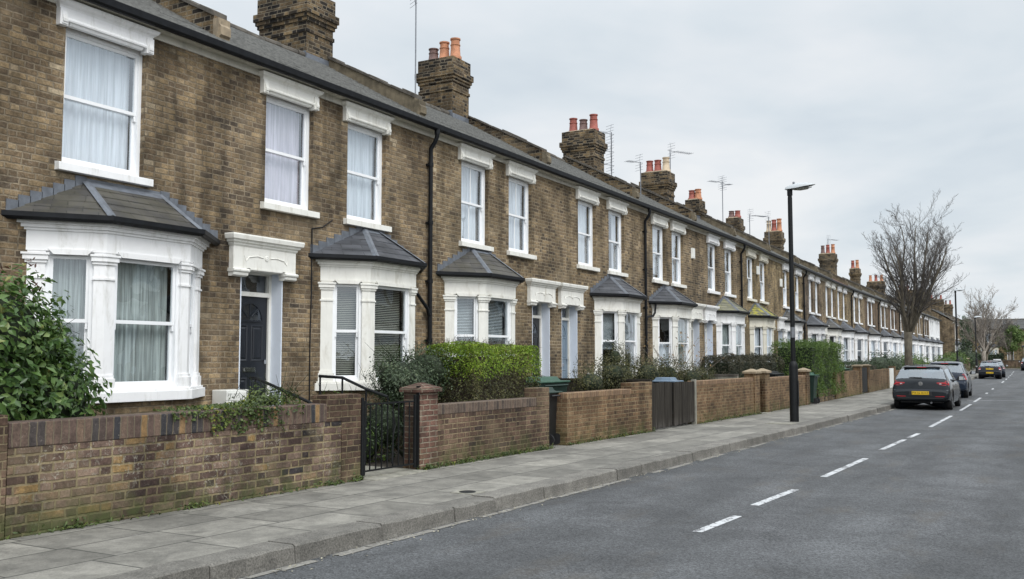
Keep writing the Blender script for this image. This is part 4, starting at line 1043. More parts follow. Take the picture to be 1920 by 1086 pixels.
# cross terrace closing the view
for k in range(4):
    x = -16 + k * 6.0
    house(200 + k * 6.0, 206 + k * 6.0, dict(at=((x, 166.0), -math.pi / 2, 6.0), label=['cross terrace house at the street end, behind the pale bare tree', 'cross terrace house at the street end, left of the bushy green tree', 'cross terrace house at the street end, behind the bushy green tree', 'rightmost cross terrace house at the street end, with a tall chimney'][k], brick='stock_c', trim='cream_old', wins=[200 + k * 6 + 1.9, 200 + k * 6 + 4.2], ww=1.1,
        bay=200 + k * 6 + 2.1, bayroof='slate_bay', door=200 + k * 6 + 5.0, doorc='door_black', baytr=[N, N, N], uptr=[N, N], parapet=False))
opp = house(300, 305.4, dict(at=((6.6, 20.0), math.pi, 5.4), label='terraced house across the street, showing only as a reflection in window glass', brick='stock', trim='cream', wins=[301.4, 303.6], bay=301.6, bayroof='slate_bay', door=304.6, doorc='door_black', baytr=[N, N, N], uptr=[N, N],
    chim=[]))
opp['group'] = 'terraced houses across the street'
for k in range(1, 9):
    c = copy_thing(opp); c.location = (6.6, 20.0 + 5.4 * k, 0)
t = empty('chimney_stack', (-1.6, 170, 0))
mb = MB(); mb.box(-1.1, 1.1, -.5, .5, 0, 8.9); mb.box(-1.25, 1.25, -.65, .65, 8.9, 9.3); mb.build('stack', M['chim'], t)
for k in range(4):
    mb = MB(); mb.lathe([(.16, 9.3), (.13, 9.9), (.15, 9.95), (.0001, 9.95)], -.75 + k * .5, 0, 10); mb.build('chimney_pot', M['terracotta'], t)
tag(t, 'tall brick chimney stack with four orange pots over the cross terrace roofs', 'chimney')

# ------------------------------------------------------------------ tv aerials
def aerial(loc, h, label, kind, rot=0.0, z0=0.0):
    t = empty('tv_aerial', loc, rot)
    mb = MB(); mb.tube([(0, 0, z0), (0, 0, h)], .018, 6); mb.build('mast', M['metal_grey'], t)
    mb = MB()
    def yagi(z, L, n, dirx=1):
        mb.tube([(-.1 * dirx, 0, z), (L * dirx, 0, z)], .009, 5)
        for k in range(n): x = .25 + (L - .28) * k / max(1, n - 1); mb.tube([(x * dirx, -.16, z), (x * dirx, .16, z)], .005, 4)
        for a in (-1, 1):
            for j in range(3): mb.tube([(.06 * dirx, -.2, z + a * (.08 + .09 * j)), (.06 * dirx, .2, z + a * (.08 + .09 * j))], .005, 4)
            mb.tube([(.06 * dirx, 0, z), (.0, 0, z + a * .3)], .006, 4)
    if kind == 'yagi': yagi(h - .04, 1.0, 9)
    if kind == 'double': yagi(h - .06, .55, 6, -1); yagi(h - .62, .5, 4, -1); yagi(h - 1.05, .5, 4, -1)
    if kind == 'tall': yagi(h - .05, .75, 7, -1); yagi(h - .1, .5, 5)
    if kind == 'top': yagi(h - .03, .6, 6, -1)
    mb.build('antenna', M['metal_grey'], t)
    return tag(t, label, 'aerial', 'television aerials on the roofs')
aerial((-12.55, 17.95, 0), 10.15, 'tall thin aerial mast left of the chimney with orange pots', 'top', R(60), 7.3)
aerial((-11.7, 27.4, 0), 8.75, 'aerial with three stacked antennas right of the chimney with broken red pots', 'double', R(60), 6.9)
aerial((-11.55, 32.35, 0), 9.12, 'single long aerial above the chimney with a buff pot', 'yagi', R(60), 7.9)
aerial((-11.8, 30.1, 0), 8.3, 'small low aerial just left of the chimney with a buff pot', 'top', R(60), 7.1)
aerial((-11.8, 39.5, 0), 9.15, 'tall aerial on a long mast between two short chimneys', 'tall', R(60), 7.0)
aerial((-11.8, 43.7, 0), 8.3, 'short aerial right of the chimney with two short dull pots', 'yagi', R(60), 7.0)
aerial((-11.9, 47.6, 0), 8.7, 'faint small aerial left of the three pot chimney', 'top', R(60), 7.0)
aerial((-12.8, 67.1, 0), 9.75, 'small aerial above the far three pot chimney past the lamp post', 'yagi', R(60), 8.6)

# ------------------------------------------------------------------ garden walls (each run is a thing; piers, copings are parts)
def wall_run(y0, y1, ztop, mat, label, cop=None, cop_h=.225, th=.23, piers=(), raised=None, cat='garden wall', joint='old', shift=0.0, caps='stone', z0=.0):
    t = empty('garden_wall', (wx((y0 + y1) / 2), (y0 + y1) / 2, 0), -math.atan2(wx(y1) - wx(y0), y1 - y0))
    L = y1 - y0; a, b = -L / 2, L / 2
    uo = y0 * 1.7
    mb = MB(); mb.box(-th, 0, a, b, z0, ztop - (cop_h if cop else 0)); mb.build('brickwork', M[mat], t, uo=uo)
    if cop:
        mb = MB(); mb.box(-th - .004, .006, a, b, ztop - cop_h + .001, ztop); mb.build('coping', M[cop], t, uo=uo, bevel=.012)
    if raised:
        ra, rb, rz_, rm = raised
        mb = MB(); mb.box(-th - .006, .009, a + ra, a + rb, ztop - .004 if not cop else ztop - cop_h - .001, rz_); mb.build('raised_end', M[rm], t, uo=uo, bevel=.008)
    for (pa, pb, pz, pm, pc, out) in piers:
        mb = MB(); mb.box(-th - out, out, a + pa, a + pb, z0, pz); p = mb.build('pier', M[pm], t, uo=uo)
        if pc:
            mb = MB(); e = .045; x0, x1, y0_, y1_ = -th - out - e, out + e, a + pa - e, a + pb + e; xm, ym = (x0 + x1) / 2, (y0_ + y1_) / 2
            hp = .075 if pc != 'flat' else .02
            mb.loft([[(x0, y0_, pz + .001), (x1, y0_, pz + .001), (x1, y1_, pz + .001), (x0, y1_, pz + .001)], [(x0, y0_, pz + .055), (x1, y0_, pz + .055), (x1, y1_, pz + .055), (x0, y1_, pz + .055)],
                     [(xm - .03, ym - .03, pz + .055 + hp), (xm + .03, ym - .03, pz + .055 + hp), (xm + .03, ym + .03, pz + .055 + hp), (xm - .03, ym + .03, pz + .055 + hp)]])
            mb.build('pier_cap', M['gwall_red' if pc == 'red' else 'stone'], p)
    return tag(t, label, cat, 'brick front garden walls along the pavement')
wall_run(-2, 5.217, 1.14, 'gwall_brown', 'brown brick wall at the left edge ending in a pier', piers=[(6.85, 7.2, 1.22, 'gwall_brown', None, .02)])
wall_run(5.22, 9.92, 1.15, 'gwall_old', 'nearest old mottled brick wall with upright brick coping and ivy on top', cop='soldier_old', raised=(4.05, 4.68, 1.25, 'gwall_brown'), piers=[(4.33, 4.69, 1.245, 'gwall_brown', None, .012)])
wall_run(11.15, 14.9, 1.04, 'gwall_brown', 'dark brown brick wall below the lime topped hedge, with a red brick pier', cop='soldier_brown', cop_h=.15, raised=(3.3, 3.745, 1.2, 'gwall_brown'), piers=[(0, .42, 1.23, 'gwall_red', 'red', .03)])
wall_run(15.55, 19.35, 1.08, 'gwall_tan', 'tan brown brick wall between the narrow gap and the dark wooden gates', cop='soldier_tan', cop_h=.11, raised=(2.75, 3.79, 1.2, 'gwall_tan'))
wall_run(22.0, 26.9, 1.16, 'gwall_tan', 'tan brick wall right of the wooden gates, ending in a stone capped pier', cop='soldier_tan', cop_h=.11, piers=[(4.42, 4.88, 1.27, 'gwall_tan', 'stone', .03)])
wall_run(27.45, 33.0, 1.13, 'gwall_tan', 'short tan brick wall behind the lamp post with capped piers at both ends', cop='soldier_tan', cop_h=.08, piers=[(0, .48, 1.27, 'gwall_tan', 'stone', .03), (5.06, 5.54, 1.24, 'gwall_tan', 'stone', .03)])
wall_run(34.3, 37.3, .55, 'chim', 'low dark mossy wall under the tall green hedge')
wall_run(37.5, 43.4, 1.16, 'gwall_tan', 'tan brick wall right of the tall hedge with green bin lids showing over it', piers=[(0, .4, 1.1, 'gwall_tan', None, .02), (5.4, 5.88, 1.33, 'gwall_tan', 'flat', .03)])
wall_run(45.1, 52.2, 1.13, 'gwall_tan', 'tan brick wall with a dark panel beyond the black side gate', piers=[(0, .5, 1.33, 'gwall_tan', 'flat', .03), (6.2, 7.0, 1.15, 'gwall_tan', None, .02)])
wall_run(54.0, 64.0, 1.0, 'gwall_tan', 'brick wall behind the parked grey hatchback', piers=[(0, .5, 1.25, 'gwall_tan', None, .03)])
wall_run(64.8, 84.0, .95, 'gwall_brown', 'brick wall behind the trunk of the bare street tree')
wall_run(85, 104, 1.0, 'gwall_brown', 'brown brick wall past the second parked car', piers=[(17.6, 18.1, 1.25, 'gwall_brown', None, .03)])
wall_run(105, 123, 1.0, 'gwall_brown', 'last brick wall of the long row, ending at a white capped pier', piers=[(15, 15.6, 1.5, 'gwall_brown', 'stone', .05)])
t = empty('boundary_wall', (0, 157.2, 0)); mb = MB(); mb.box(-40, 30, 0, .23, 0, 1.25); mb.build('brickwork', M['gwall_brown'], t); mb = MB(); mb.box(-40, 30, -.02, .25, 1.251, 1.32); mb.build('coping', M['coping'], t)
tag(t, 'long low brick wall across the end of the street', 'garden wall')
t = empty('white_gate', (-6.5, 157.1, 0)); mb = MB(); mb.box(-.5, .5, -.06, .0, .14, 1.45); mb.box(-.42, .42, -.075, -.06, .25, .8); mb.box(-.42, .42, -.075, -.06, .9, 1.35); mb.build('gate_leaf', M['white'], t)
tag(t, 'small white gate in the low wall at the end of the street', 'gate')
# low side walls between the gardens
def side_wall(y, x0, x1, z, mat, label, cat='garden wall'):
    t = empty('dividing_wall', (x0, y, 0)); mb = MB(); mb.box(0, x1 - x0, -.06, .06, .1, z); mb.build('panel', M[mat], t); mb = MB(); mb.box(-.0, x1 - x0, -.08, .08, z + .001, z + .05); mb.build('coping', M['wood_dark' if mat == 'wood_dark' else 'coping'], t)
    return tag(t, label, cat, 'low dividing walls between front gardens')
side_wall(20.3, -10.05, -7.75, 1.18, 'wood_dark', 'low dark timber fence across the garden behind the tan wall', 'fence')
side_wall(26.3, -10.05, -7.5, 1.2, 'concrete', 'pale rendered dividing wall behind the stone capped pier')
# threshold slabs at the gates
for (a, b, lab) in ((9.95, 11.14, 'worn concrete threshold under the black iron gate'), (26.95, 27.42, 'concrete threshold in the gap between two stone capped piers')):
    mb = MB(); mb.box(wx((a + b) / 2) - 1.9, wx((a + b) / 2) + .20, a, b, 0, .165); o = mb.build('threshold', M['concrete'], bevel=.015); struct(o)
mb = MB(); mb.box(-9.7, -7.75, 10.0, 11.1, .1, .172); struct(mb.build('garden_path', M['concrete']))

# ------------------------------------------------------------------ iron gate, handrails, wooden gate
t = empty('iron_gate', (wx(10.5) - .02, 9.97, 0), R(-2))
L = 1.12
mb = MB()
for y in (.02, L - .02): mb.box(-.014, .014, y - .014, y + .014, .2, 1.16 if y < .5 else 1.2)
mb.box(-.008, .008, 0, L, 1.10, 1.122); mb.box(-.008, .008, 0, L, .24, .262); mb.build('frame', M['iron'], t)
for k in range(8):
    y = .02 + (L - .04) * (k + 1) / 9; top = 1.19 if k == 3 else 1.105
    mb = MB(); mb.box(-.007, .007, y - .007, y + .007, .245, top); mb.build('bar', M['iron'], t)
mb = MB(); mb.tube([(0, .60, .3), (.0, .62, .66), (.004, .66, .8), (0, .62, .96), (0, .6, 1.0)], .011, 6); mb.build('scroll', M['iron'], t)
for y, hh in ((-.03, 1.2), (1.185, 1.32)):
    mb = MB(); mb.box(-.022, .022, y - .022, y + .022, .12, hh); mb.build('gate_post', M['iron'], t)
mb = MB(); mb.box(.023, .028, 1.168, 1.202, 1.2, 1.29); mb.build('latch_plate', M['metal_grey'], t)
tag(t, 'black iron bar gate standing shut between the old wall and the red pier', 'gate')
def rail(loc, pts, posts, label):
    t = empty('handrail', loc); mb = MB(); mb.tube(pts, .022, 8); mb.build('rail', M['iron'], t)
    for p in posts:
        mb = MB(); mb.tube([(p[0], p[1], .15), p], .016, 6); mb.build('post', M['iron'], t)
    return tag(t, label, 'handrail', 'black handrails at the navy door steps')
rail((0, 0, 0), [(-9.82, 10.06, 1.43), (-9.72, 10.06, 1.43), (-8.9, 10.2, 1.12), (-8.5, 10.25, .95)], [(-9.72, 10.06, 1.43), (-8.6, 10.24, .98)], 'sloping black handrail left of the navy door steps')
rail((0, 0, 0), [(-9.5, 11.15, 1.44), (-9.1, 11.2, 1.42), (-8.7, 11.25, 1.26), (-8.35, 11.3, 1.15)], [(-9.48, 11.15, 1.43), (-9.1, 11.2, 1.41), (-8.7, 11.25, 1.26)], 'black handrail in front of the cream bay with venetian blinds')
for k, (y0, y1, rot, lab) in enumerate(((19.38, 20.62, R(-1), 'left leaf of the weathered dark wooden gates'), (20.66, 21.92, R(-3), 'right leaf of the weathered dark wooden gates, slightly dropped'))):
    t = empty('wooden_gate', (wx(y0) - .03, y0, 0), rot); L = y1 - y0
    rg = random.Random(k); n = 11
    mb = MB()
    for i in range(n):
        a = L * i / n; mb.box(-.02 + rg.uniform(-.003, .003), .004 + rg.uniform(-.003, .004), a + .004, a + L / n - .004, .17 + rg.uniform(0, .03) + .05 * k * i / n, 1.17 + rg.uniform(-.012, .012) - .01 * k)
    mb.box(-.06, -.021, .02, L - .02, .35, .45); mb.box(-.06, -.021, .02, L - .02, .95, 1.05)
    mb.build('boards', M['wood_dark'], t)
    mb = MB(); y = -.0 if k == 0 else L + .0; mb.box(-.07, .03, y - .03, y + .05, .1, 1.2); mb.build('gate_post', M['wood_dark' if k == 0 else 'concrete'], t)
    tag(t, lab, 'gate', 'dark wooden gates')
t = empty('side_gate', (wx(44) - .05, 43.45, 0)); mb = MB(); mb.box(-.03, .03, 0, 1.55, .2, 1.25)
for i in range(9): mb.box(.03, .042, .05 + i * .165, .19 + i * .165, .2, 1.27)
mb.build('gate_leaf', M['iron'], t); tag(t, 'black solid gate between two tan brick piers', 'gate')
t = empty('white_panel_gate', (wx(53) - .02, 52.3, 0)); mb = MB(); mb.box(-.03, .03, 0, 1.5, .16, 1.15); mb.box(.03, .04, .1, 1.4, .3, 1.0); mb.build('gate_leaf', M['box_white'], t); tag(t, 'pale grey gate just left of the parked anthracite car', 'gate')

# ------------------------------------------------------------------ bins and meter boxes
def wheelie(loc, rz, wdt, dep, h, body, lid, label, grp='wheeled bins'):
    t = empty('wheelie_bin', loc, rz)
    mb = MB(); a, b = wdt / 2, dep / 2
    mb.loft([[(-a * .82, -b * .8, .06), (a * .82, -b * .8, .06), (a * .82, b * .8, .06), (-a * .82, b * .8, .06)], [(-a * .97, -b * .97, h * .84), (a * .97, -b * .97, h * .84), (a * .97, b * .97, h * .84), (-a * .97, b * .97, h * .84)],
             [(-a, -b, h * .84), (a, -b, h * .84), (a, b, h * .84), (-a, b, h * .84)], [(-a, -b, h * .9), (a, -b, h * .9), (a, b, h * .9), (-a, b, h * .9)]])
    mb.build('bin_body', M[body], t, bevel=.012)
    mb = MB(); e = .035
    mb.loft([[(-a - e, -b - e, h * .901), (a + e, -b - e, h * .901), (a + e, b + e, h * .901), (-a - e, b + e, h * .901)], [(-a - e, -b - e, h * .93), (a + e, -b - e, h * .93), (a + e, b + e, h * .93), (-a - e, b + e, h * .93)],
             [(-a * .78, -b * .72, h * .935), (a * .78, -b * .72, h * .935), (a * .78, b * .72, h * .935), (-a * .78, b * .72, h * .935)], [(-a * .66, -b * .6, h), (a * .66, -b * .6, h), (a * .66, b * .6, h), (-a * .66, b * .6, h)]])
    mb.build('bin_lid', M[lid], t, bevel=.012)
    for s in (-1, 1):
        mb = MB(); mb.tube([(s * a * .55, -b * .92, .1), (s * a * .7, -b * .92, .1)], .1, 12); mb.build('wheel', M['rubber'], t)
    mb = MB(); mb.tube([(-a * .8, -b - .05, h * .86), (a * .8, -b - .05, h * .86)], .016, 6); mb.build('handle', M[body], t)
    return tag(t, label, 'bin', grp)
wheelie((-8.75, 16.75, .16), R(90), 1.25, .72, 1.18, 'bin_green', 'bin_lid', 'large dark green bin with a raised green lid below the black door')
wheelie((-8.0, 15.42, .16), R(90), .5, .55, 1.02, 'bin_black', 'bin_green', 'black bin with domed dull green lid standing in the gap between two walls')
wheelie((-7.85, 21.5, .16), R(90), .56, .6, 1.09, 'bin_black', 'bin_blue', 'bin with blue grey lid just over the wooden gates')
wheelie((-8.1, 32.0, .16), R(90), 1.2, .7, 1.1, 'bin_black', 'bin_black', 'black bin with flat lid behind the capped piers near the lamp post')
wheelie((-7.25, 33.65, .14), R(90), .6, .7, 1.06, 'bin_green', 'bin_lid', 'tall dark green bin standing beside the tall hedge')
for k, y in enumerate((39.2, 40.9, 42.5)):
    wheelie((-7.8, y, .16), R(90), 1.1, .7, 1.16, 'bin_green', 'bin_lid', 'dark green bin behind the wall right of the tall hedge, %s' % ['nearest the hedge', 'between two others', 'nearest the side gate'][k])
def meter(loc, s, label):
    t = empty('meter_box', loc); mb = MB(); a, d, h = s
    mb.box(0, d, -a / 2, a / 2, 0, h); mb.build('case', M['box_white'], t, bevel=.012)
    mb = MB(); mb.box(d, d + .012, -a / 2 + .025, a / 2 - .025, .02, h - .03); mb.build('cover', M['box_white'], t, bevel=.006)
    return tag(t, label, 'meter box', 'white meter boxes on house fronts')
meter((-10.09, 9.82, .72), (.42, .28, .55), 'white meter box on the brickwork left of the navy door')
meter((-10.09, 22.25, .85), (.6, .25, .48), 'white meter box low on the wall beside the blue grey door')
# dishes and white patches on far fronts
for (y, z, lab) in ((30.3, 4.95, 'small white alarm box high on the brick between two pairs of windows'), (38.6, 5.05, 'white alarm box between the twin windows above the yellow mossed bay roof'), (43.0, 4.85, 'pale square vent cover on the brick front beside the lamp post')):
    t = empty('alarm_box', (fx(y) + .001, y, z)); mb = MB(); mb.prism([(0, -.14), (.07, -.1), (.07, .1), (0, .14)], 0, .34); mb.build('case', M['box_white'], t, bevel=.01); tag(t, lab, 'alarm box')
# ------------------------------------------------------------------ plants
def leaf_mesh(name, mat, C, Nn, size, parent, seed, aspect=.45, droop=.3, szvar=.4, origin=(0, 0, 0)):
    """many small folded leaves at points C (n,3) roughly facing along Nn"""
    g = np.random.default_rng(seed); n = len(C)
    nn = Nn + g.normal(0, .55, (n, 3)); nn /= np.linalg.norm(nn, axis=1)[:, None]
    ax = g.normal(0, 1, (n, 3)) + Nn * .5; ax[:, 2] -= droop
    ax -= nn * (ax * nn).sum(1)[:, None]; ax /= np.linalg.norm(ax, axis=1)[:, None]
    sd_ = np.cross(nn, ax)
    s = size * (1 + g.uniform(-szvar, szvar, n))[:, None]
    base = C - ax * s * .5; tip = C + ax * s * .5 - nn * s * .12
    l = C + sd_ * s * aspect * .5 + nn * s * .07 - ax * s * .04; r_ = C - sd_ * s * aspect * .5 + nn * s * .07 - ax * s * .04
    V = np.stack([base, l, tip, r_], 1).reshape(-1, 3)
    idx = np.arange(n)[:, None] * 4
    F = np.concatenate([idx + np.array([[0, 1, 2]]), idx + np.array([[0, 2, 3]])], 1).reshape(-1, 3)
    me = bpy.data.meshes.new(name); me.vertices.add(len(V)); me.vertices.foreach_set('co', V.ravel().astype(np.float32))
    me.loops.add(F.size); me.loops.foreach_set('vertex_index', F.ravel().astype(np.int32)); me.polygons.add(len(F))
    me.polygons.foreach_set('loop_start', np.arange(0, F.size, 3, dtype=np.int32)); me.polygons.foreach_set('loop_total', np.full(len(F), 3, np.int32))
    me.update(calc_edges=True); me.materials.append(mat)
    o = bpy.data.objects.new(name, me); COL.objects.link(o)
    if parent: o.parent = parent
    return o
def blob_pts(g, n, c, r, shell=.35, lump=.2, flat=None):
    """points in a lumpy ellipsoid, denser near the surface"""
    d = g.normal(0, 1, (n, 3)); d /= np.linalg.norm(d, axis=1)[:, None]
    ph = g.uniform(0, 6.28, 6)
    k = 1 + lump * (np.sin(d[:, 0] * 4 + ph[0]) * np.sin(d[:, 1] * 5 + ph[1]) + .7 * np.sin(d[:, 2] * 7 + d[:, 0] * 5 + ph[2]) + .5 * np.sin(d[:, 1] * 11 + ph[3]) * np.sin(d[:, 2] * 9 + ph[4]))
    rad = (1 - shell * g.random(n) ** 1.6) * k
    return np.array(c) + d * rad[:, None] * np.array(r), d
def box_pts(g, n, lo, hi, rnd_=.08, lump=.05, faces=None, depth=.16):
    lo, hi = np.array(lo, float), np.array(hi, float); s = hi - lo
    ar = np.array([s[1] * s[2], s[1] * s[2], s[0] * s[2], s[0] * s[2], s[0] * s[1]]); ar /= ar.sum()
    f = g.choice(5, n, p=ar); u = g.random((n, 3)); P = lo + u * s; Nn = np.zeros((n, 3))
    dep = depth * g.random(n) ** 1.5
    for k, (ax, sg) in enumerate(((0, 1), (0, -1), (1, 1), (1, -1), (2, 1))):
        m_ = f == k; P[m_, ax] = (hi[ax] - dep[m_]) if sg > 0 else (lo[ax] + dep[m_]); Nn[m_, ax] = sg
    w_ = lump * (np.sin(P[:, 1] * 5.1 + P[:, 2] * 3) + np.sin(P[:, 1] * 2.3 + 1.3) + np.sin(P[:, 2] * 7.7 + P[:, 0] * 6))
    P += Nn * w_[:, None]
    # round the upper edges
    over = np.clip((P[:, 2] - (hi[2] - rnd_ * 2)) / (rnd_ * 2), 0, 1)
    cx, cy = (lo[:2] + hi[:2]) / 2
    P[:, 0] -= np.sign(P[:, 0] - cx) * over ** 2 * rnd_ * .8 * (np.abs(P[:, 0] - cx) > s[0] * .35)
    return P, Nn + np.array([0, 0, .25])
def sprigs(mb, g, base_pts, L, n, up=.6, rad=.004):
    for k in range(n):
        p = base_pts[g.integers(len(base_pts))]; d = g.normal(0, 1, 3); d[2] = abs(d[2]) + up; d /= np.linalg.norm(d)
        l = L * g.uniform(.5, 1.2); q = p + d * l; mid = p + d * l * .5 + g.normal(0, .02, 3)
        mb.tube([tuple(p), tuple(mid), tuple(q)], [rad, rad * .8, rad * .4], 3, caps=False)
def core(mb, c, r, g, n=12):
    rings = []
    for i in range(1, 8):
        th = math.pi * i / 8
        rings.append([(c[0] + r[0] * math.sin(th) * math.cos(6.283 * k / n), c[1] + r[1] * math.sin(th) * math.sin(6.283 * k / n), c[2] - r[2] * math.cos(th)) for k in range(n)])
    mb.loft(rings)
def shrub(name, label, cat, blobs, leaf, mat, n, seed, group=None, twig=0, tipmat=None, aspect=.45, gloss=None, core_k=.62, cmat='twig_green', lump=.2, stem=True, droop=.3):
    """blobs: list of (centre, radii) in world coordinates"""
    g = np.random.default_rng(seed)
    c0 = np.array(blobs[0][0]); t = empty(name, (float(c0[0]), float(c0[1]), .1)); o = np.array([c0[0], c0[1], .1])
    tot = sum(b[1][0] * b[1][1] + b[1][1] * b[1][2] for b in blobs)
    P, Q = [], []
    for c, r in blobs:
        k = int(n * (r[0] * r[1] + r[1] * r[2]) / tot); p, d = blob_pts(g, k, np.array(c) - o, r, .45, lump); P.append(p); Q.append(d)
    P, Q = np.concatenate(P), np.concatenate(Q)
    keep = P[:, 2] > .02; P, Q = P[keep], Q[keep]
    leaf_mesh('foliage', mat, P, Q + np.array([0, 0, .5]), leaf, t, seed, aspect=aspect, droop=droop)
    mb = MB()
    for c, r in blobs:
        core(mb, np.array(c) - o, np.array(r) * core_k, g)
    if stem:
        for c, r in blobs: mb.tube([(0, 0, 0), tuple((np.array(c) - o) * np.array([.6, .6, .5])), tuple(np.array(c) - o)], [.03, .025, .015], 5)
    if twig: sprigs(mb, g, P, .3, twig)
    mb.build('branches', M[cmat], t, fixn=False)
    if tipmat:
        top = P[P[:, 2] > np.quantile(P[:, 2], .93)]; cc = top[g.integers(len(top), size=90)]
        cc = np.repeat(cc[:16], 7, 0) + g.normal(0, .03, (112, 3)) + np.array([0, 0, .08])
        leaf_mesh('young_leaves', tipmat, cc, np.tile(np.array([0, 0, .6]), (len(cc), 1)), leaf * .8, t, seed + 1, aspect=.3, droop=-.8)
    return tag(t, label, cat, group)
def hedge(name, label, lo, hi, leaf, layers, n, seed, group=None, lump=.05, twig=60, coremat='twig', rnd_=.1):
    """layers: list of (z0 fraction, z1 fraction, material, share)"""
    g = np.random.default_rng(seed); lo, hi = np.array(lo, float), np.array(hi, float)
    t = empty(name, (float((lo[0] + hi[0]) / 2), float(lo[1]), .1)); o = np.array([(lo[0] + hi[0]) / 2, lo[1], .1])
    P, Q = box_pts(g, n, lo - o, hi - o, rnd_, lump)
    zf = (P[:, 2] - (lo - o)[2]) / (hi - lo)[2] + g.normal(0, .05, len(P)) + .05 * np.sin(P[:, 1] * 4)
    for k, (a, b, mat, share) in enumerate(layers):
        m_ = (zf >= a) & (zf < b) & (g.random(len(P)) < share)
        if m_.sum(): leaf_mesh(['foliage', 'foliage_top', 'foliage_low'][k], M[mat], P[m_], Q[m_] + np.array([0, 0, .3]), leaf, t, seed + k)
    mb = MB(); e = .2; l2, h2 = lo - o + e, hi - o - e; mb.box(l2[0], h2[0], l2[1], h2[1], lo[2] - o[2], h2[2]); mb.box(l2[0] + .12, h2[0] - .12, l2[1] + .1, h2[1] - .1, 0, lo[2] - o[2])
    if twig: sprigs(mb, g, P[P[:, 2] > (hi - o)[2] - .3] if (P[:, 2] > (hi - o)[2] - .3).any() else P, .14, twig, .8, .003); sprigs(mb, g, P, .12, twig, .0, .003)
    mb.build('branches', M[coremat], t, fixn=False)
    return tag(t, label, 'hedge', group)

shrub('evergreen_shrub', 'large glossy evergreen shrub with red young leaf tips behind the nearest wall', 'shrub',
      [((-8.75, 5.35, 1.35), (.72, .95, .95)), ((-8.6, 5.45, 1.95), (.5, .72, .62)), ((-8.55, 6.1, 1.25), (.42, .50, .62)), ((-8.9, 4.6, 1.7), (.7, .7, .8)), ((-8.75, 6.0, 1.72), (.36, .38, .42))], 0.086, M['leaf_laurel'], 14000, 11, twig=30, tipmat=M['leaf_red'], aspect=.5)
shrub('garden_shrub', 'dark small leaved shrub spilling round the red brick pier', 'shrub',
      [((-8.75, 12.4, 1.25), (.5, .75, .62)), ((-8.75, 12.9, 1.5), (.42, .55, .45)), ((-8.7, 12.0, 1.4), (.4, .5, .42)), ((-8.75, 11.75, .7), (.4, .5, .5))], .042, M['leaf_dark'], 9000, 12, twig=160, aspect=.5)
shrub('garden_shrub', 'low straggling greenery seen through the iron gate', 'shrub',
      [((-9.3, 11.0, .5), (.35, .5, .4)), ((-8.9, 11.5, .45), (.3, .45, .4)), ((-9.5, 11.6, .8), (.3, .5, .4))], .05, M['leaf_mid'], 2600, 13, twig=60)
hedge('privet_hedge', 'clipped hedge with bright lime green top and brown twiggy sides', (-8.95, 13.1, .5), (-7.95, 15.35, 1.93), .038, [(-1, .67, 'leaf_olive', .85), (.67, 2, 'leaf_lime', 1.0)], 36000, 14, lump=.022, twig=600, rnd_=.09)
shrub('garden_shrub', 'sprawling low shrub over the tan brick wall left of the wooden gates', 'shrub',
      [((-8.7, 19.2, 1.15), (.5, .75, .48)), ((-8.6, 20.1, 1.35), (.5, .7, .45)), ((-8.75, 21.0, 1.3), (.5, .8, .55)), ((-8.7, 20.5, 1.7), (.28, .4, .4))], .048, M['leaf_olive'], 7000, 15, twig=170, core_k=.45)
shrub('garden_shrub', 'grey green shrub over the wooden gates', 'shrub',
      [((-8.6, 22.3, 1.3), (.5, .8, .5)), ((-8.5, 23.4, 1.25), (.45, .8, .48))], .048, M['leaf_olive'], 5600, 16, twig=120, core_k=.5)
shrub('garden_shrub', 'yellowish shrub below the bare climbing twigs', 'shrub',
      [((-8.3, 24.8, 1.15), (.45, .85, .48)), ((-8.3, 25.7, 1.1), (.4, .6, .42))], .045, M['leaf_olive'], 4600, 17, twig=150, core_k=.45)
# bare climber
t = empty('climbing_twigs', (-8.7, 24.9, .1)); g = np.random.default_rng(5); mb = MB(); tips = []
for k in range(26):
    p = np.array([g.normal(0, .12), g.normal(0, .45), .3]); pts = [tuple(p)]; d = np.array([g.normal(0, .15), g.normal(0, .35), 1.0])
    for j in range(7):
        d += np.array([g.normal(0, .16), g.normal(0, .26), -.03]); d[2] = max(d[2], .15); p = p + d / np.linalg.norm(d) * .3; pts.append(tuple(p)); tips.append(p)
    mb.tube(pts, [.011 - .0012 * i for i in range(len(pts))], 4, caps=False)
mb.build('stems', M['bark_pale'], t, fixn=False)
tips = np.array(tips); pp = np.repeat(tips[tips[:, 2] > 1.1], 3, 0) + g.normal(0, .05, (3 * int((tips[:, 2] > 1.1).sum()), 3))
leaf_mesh('dry_leaves', plain('dry brown leaves', (.20, .13, .055), .8, .3, 8), pp[::2], np.tile(np.array([.4, -.3, .6]), (len(pp[::2]), 1)), .07, t, 4)
tag(t, 'tall bare twiggy climber with a few dry leaves before a white bay', 'climber')
hedge('evergreen_hedge', 'dark purplish green clipped hedge behind the stone capped piers', (-8.9, 27.2, .5), (-7.9, 33.3, 1.75), .055, [(-1, .5, 'leaf_dark', 1), (.5, 2, 'leaf_dkred', 1)], 22000, 18, lump=.04, twig=200, coremat='twig_green')
hedge('tall_hedge', 'tall broad green hedge between the dark green bin and the tan wall', (-8.5, 33.9, .35), (-6.92, 39.0, 2.25), .055, [(-1, 2, 'leaf_mid', 1)], 30000, 19, lump=.05, twig=150, coremat='twig_green')
hedge('low_hedge', 'low dark hedge behind the black side gate', (-8.6, 43.0, .6), (-7.5, 52.5, 1.5), .07, [(-1, 2, 'leaf_dark', 1)], 6500, 20, lump=.04, twig=60)
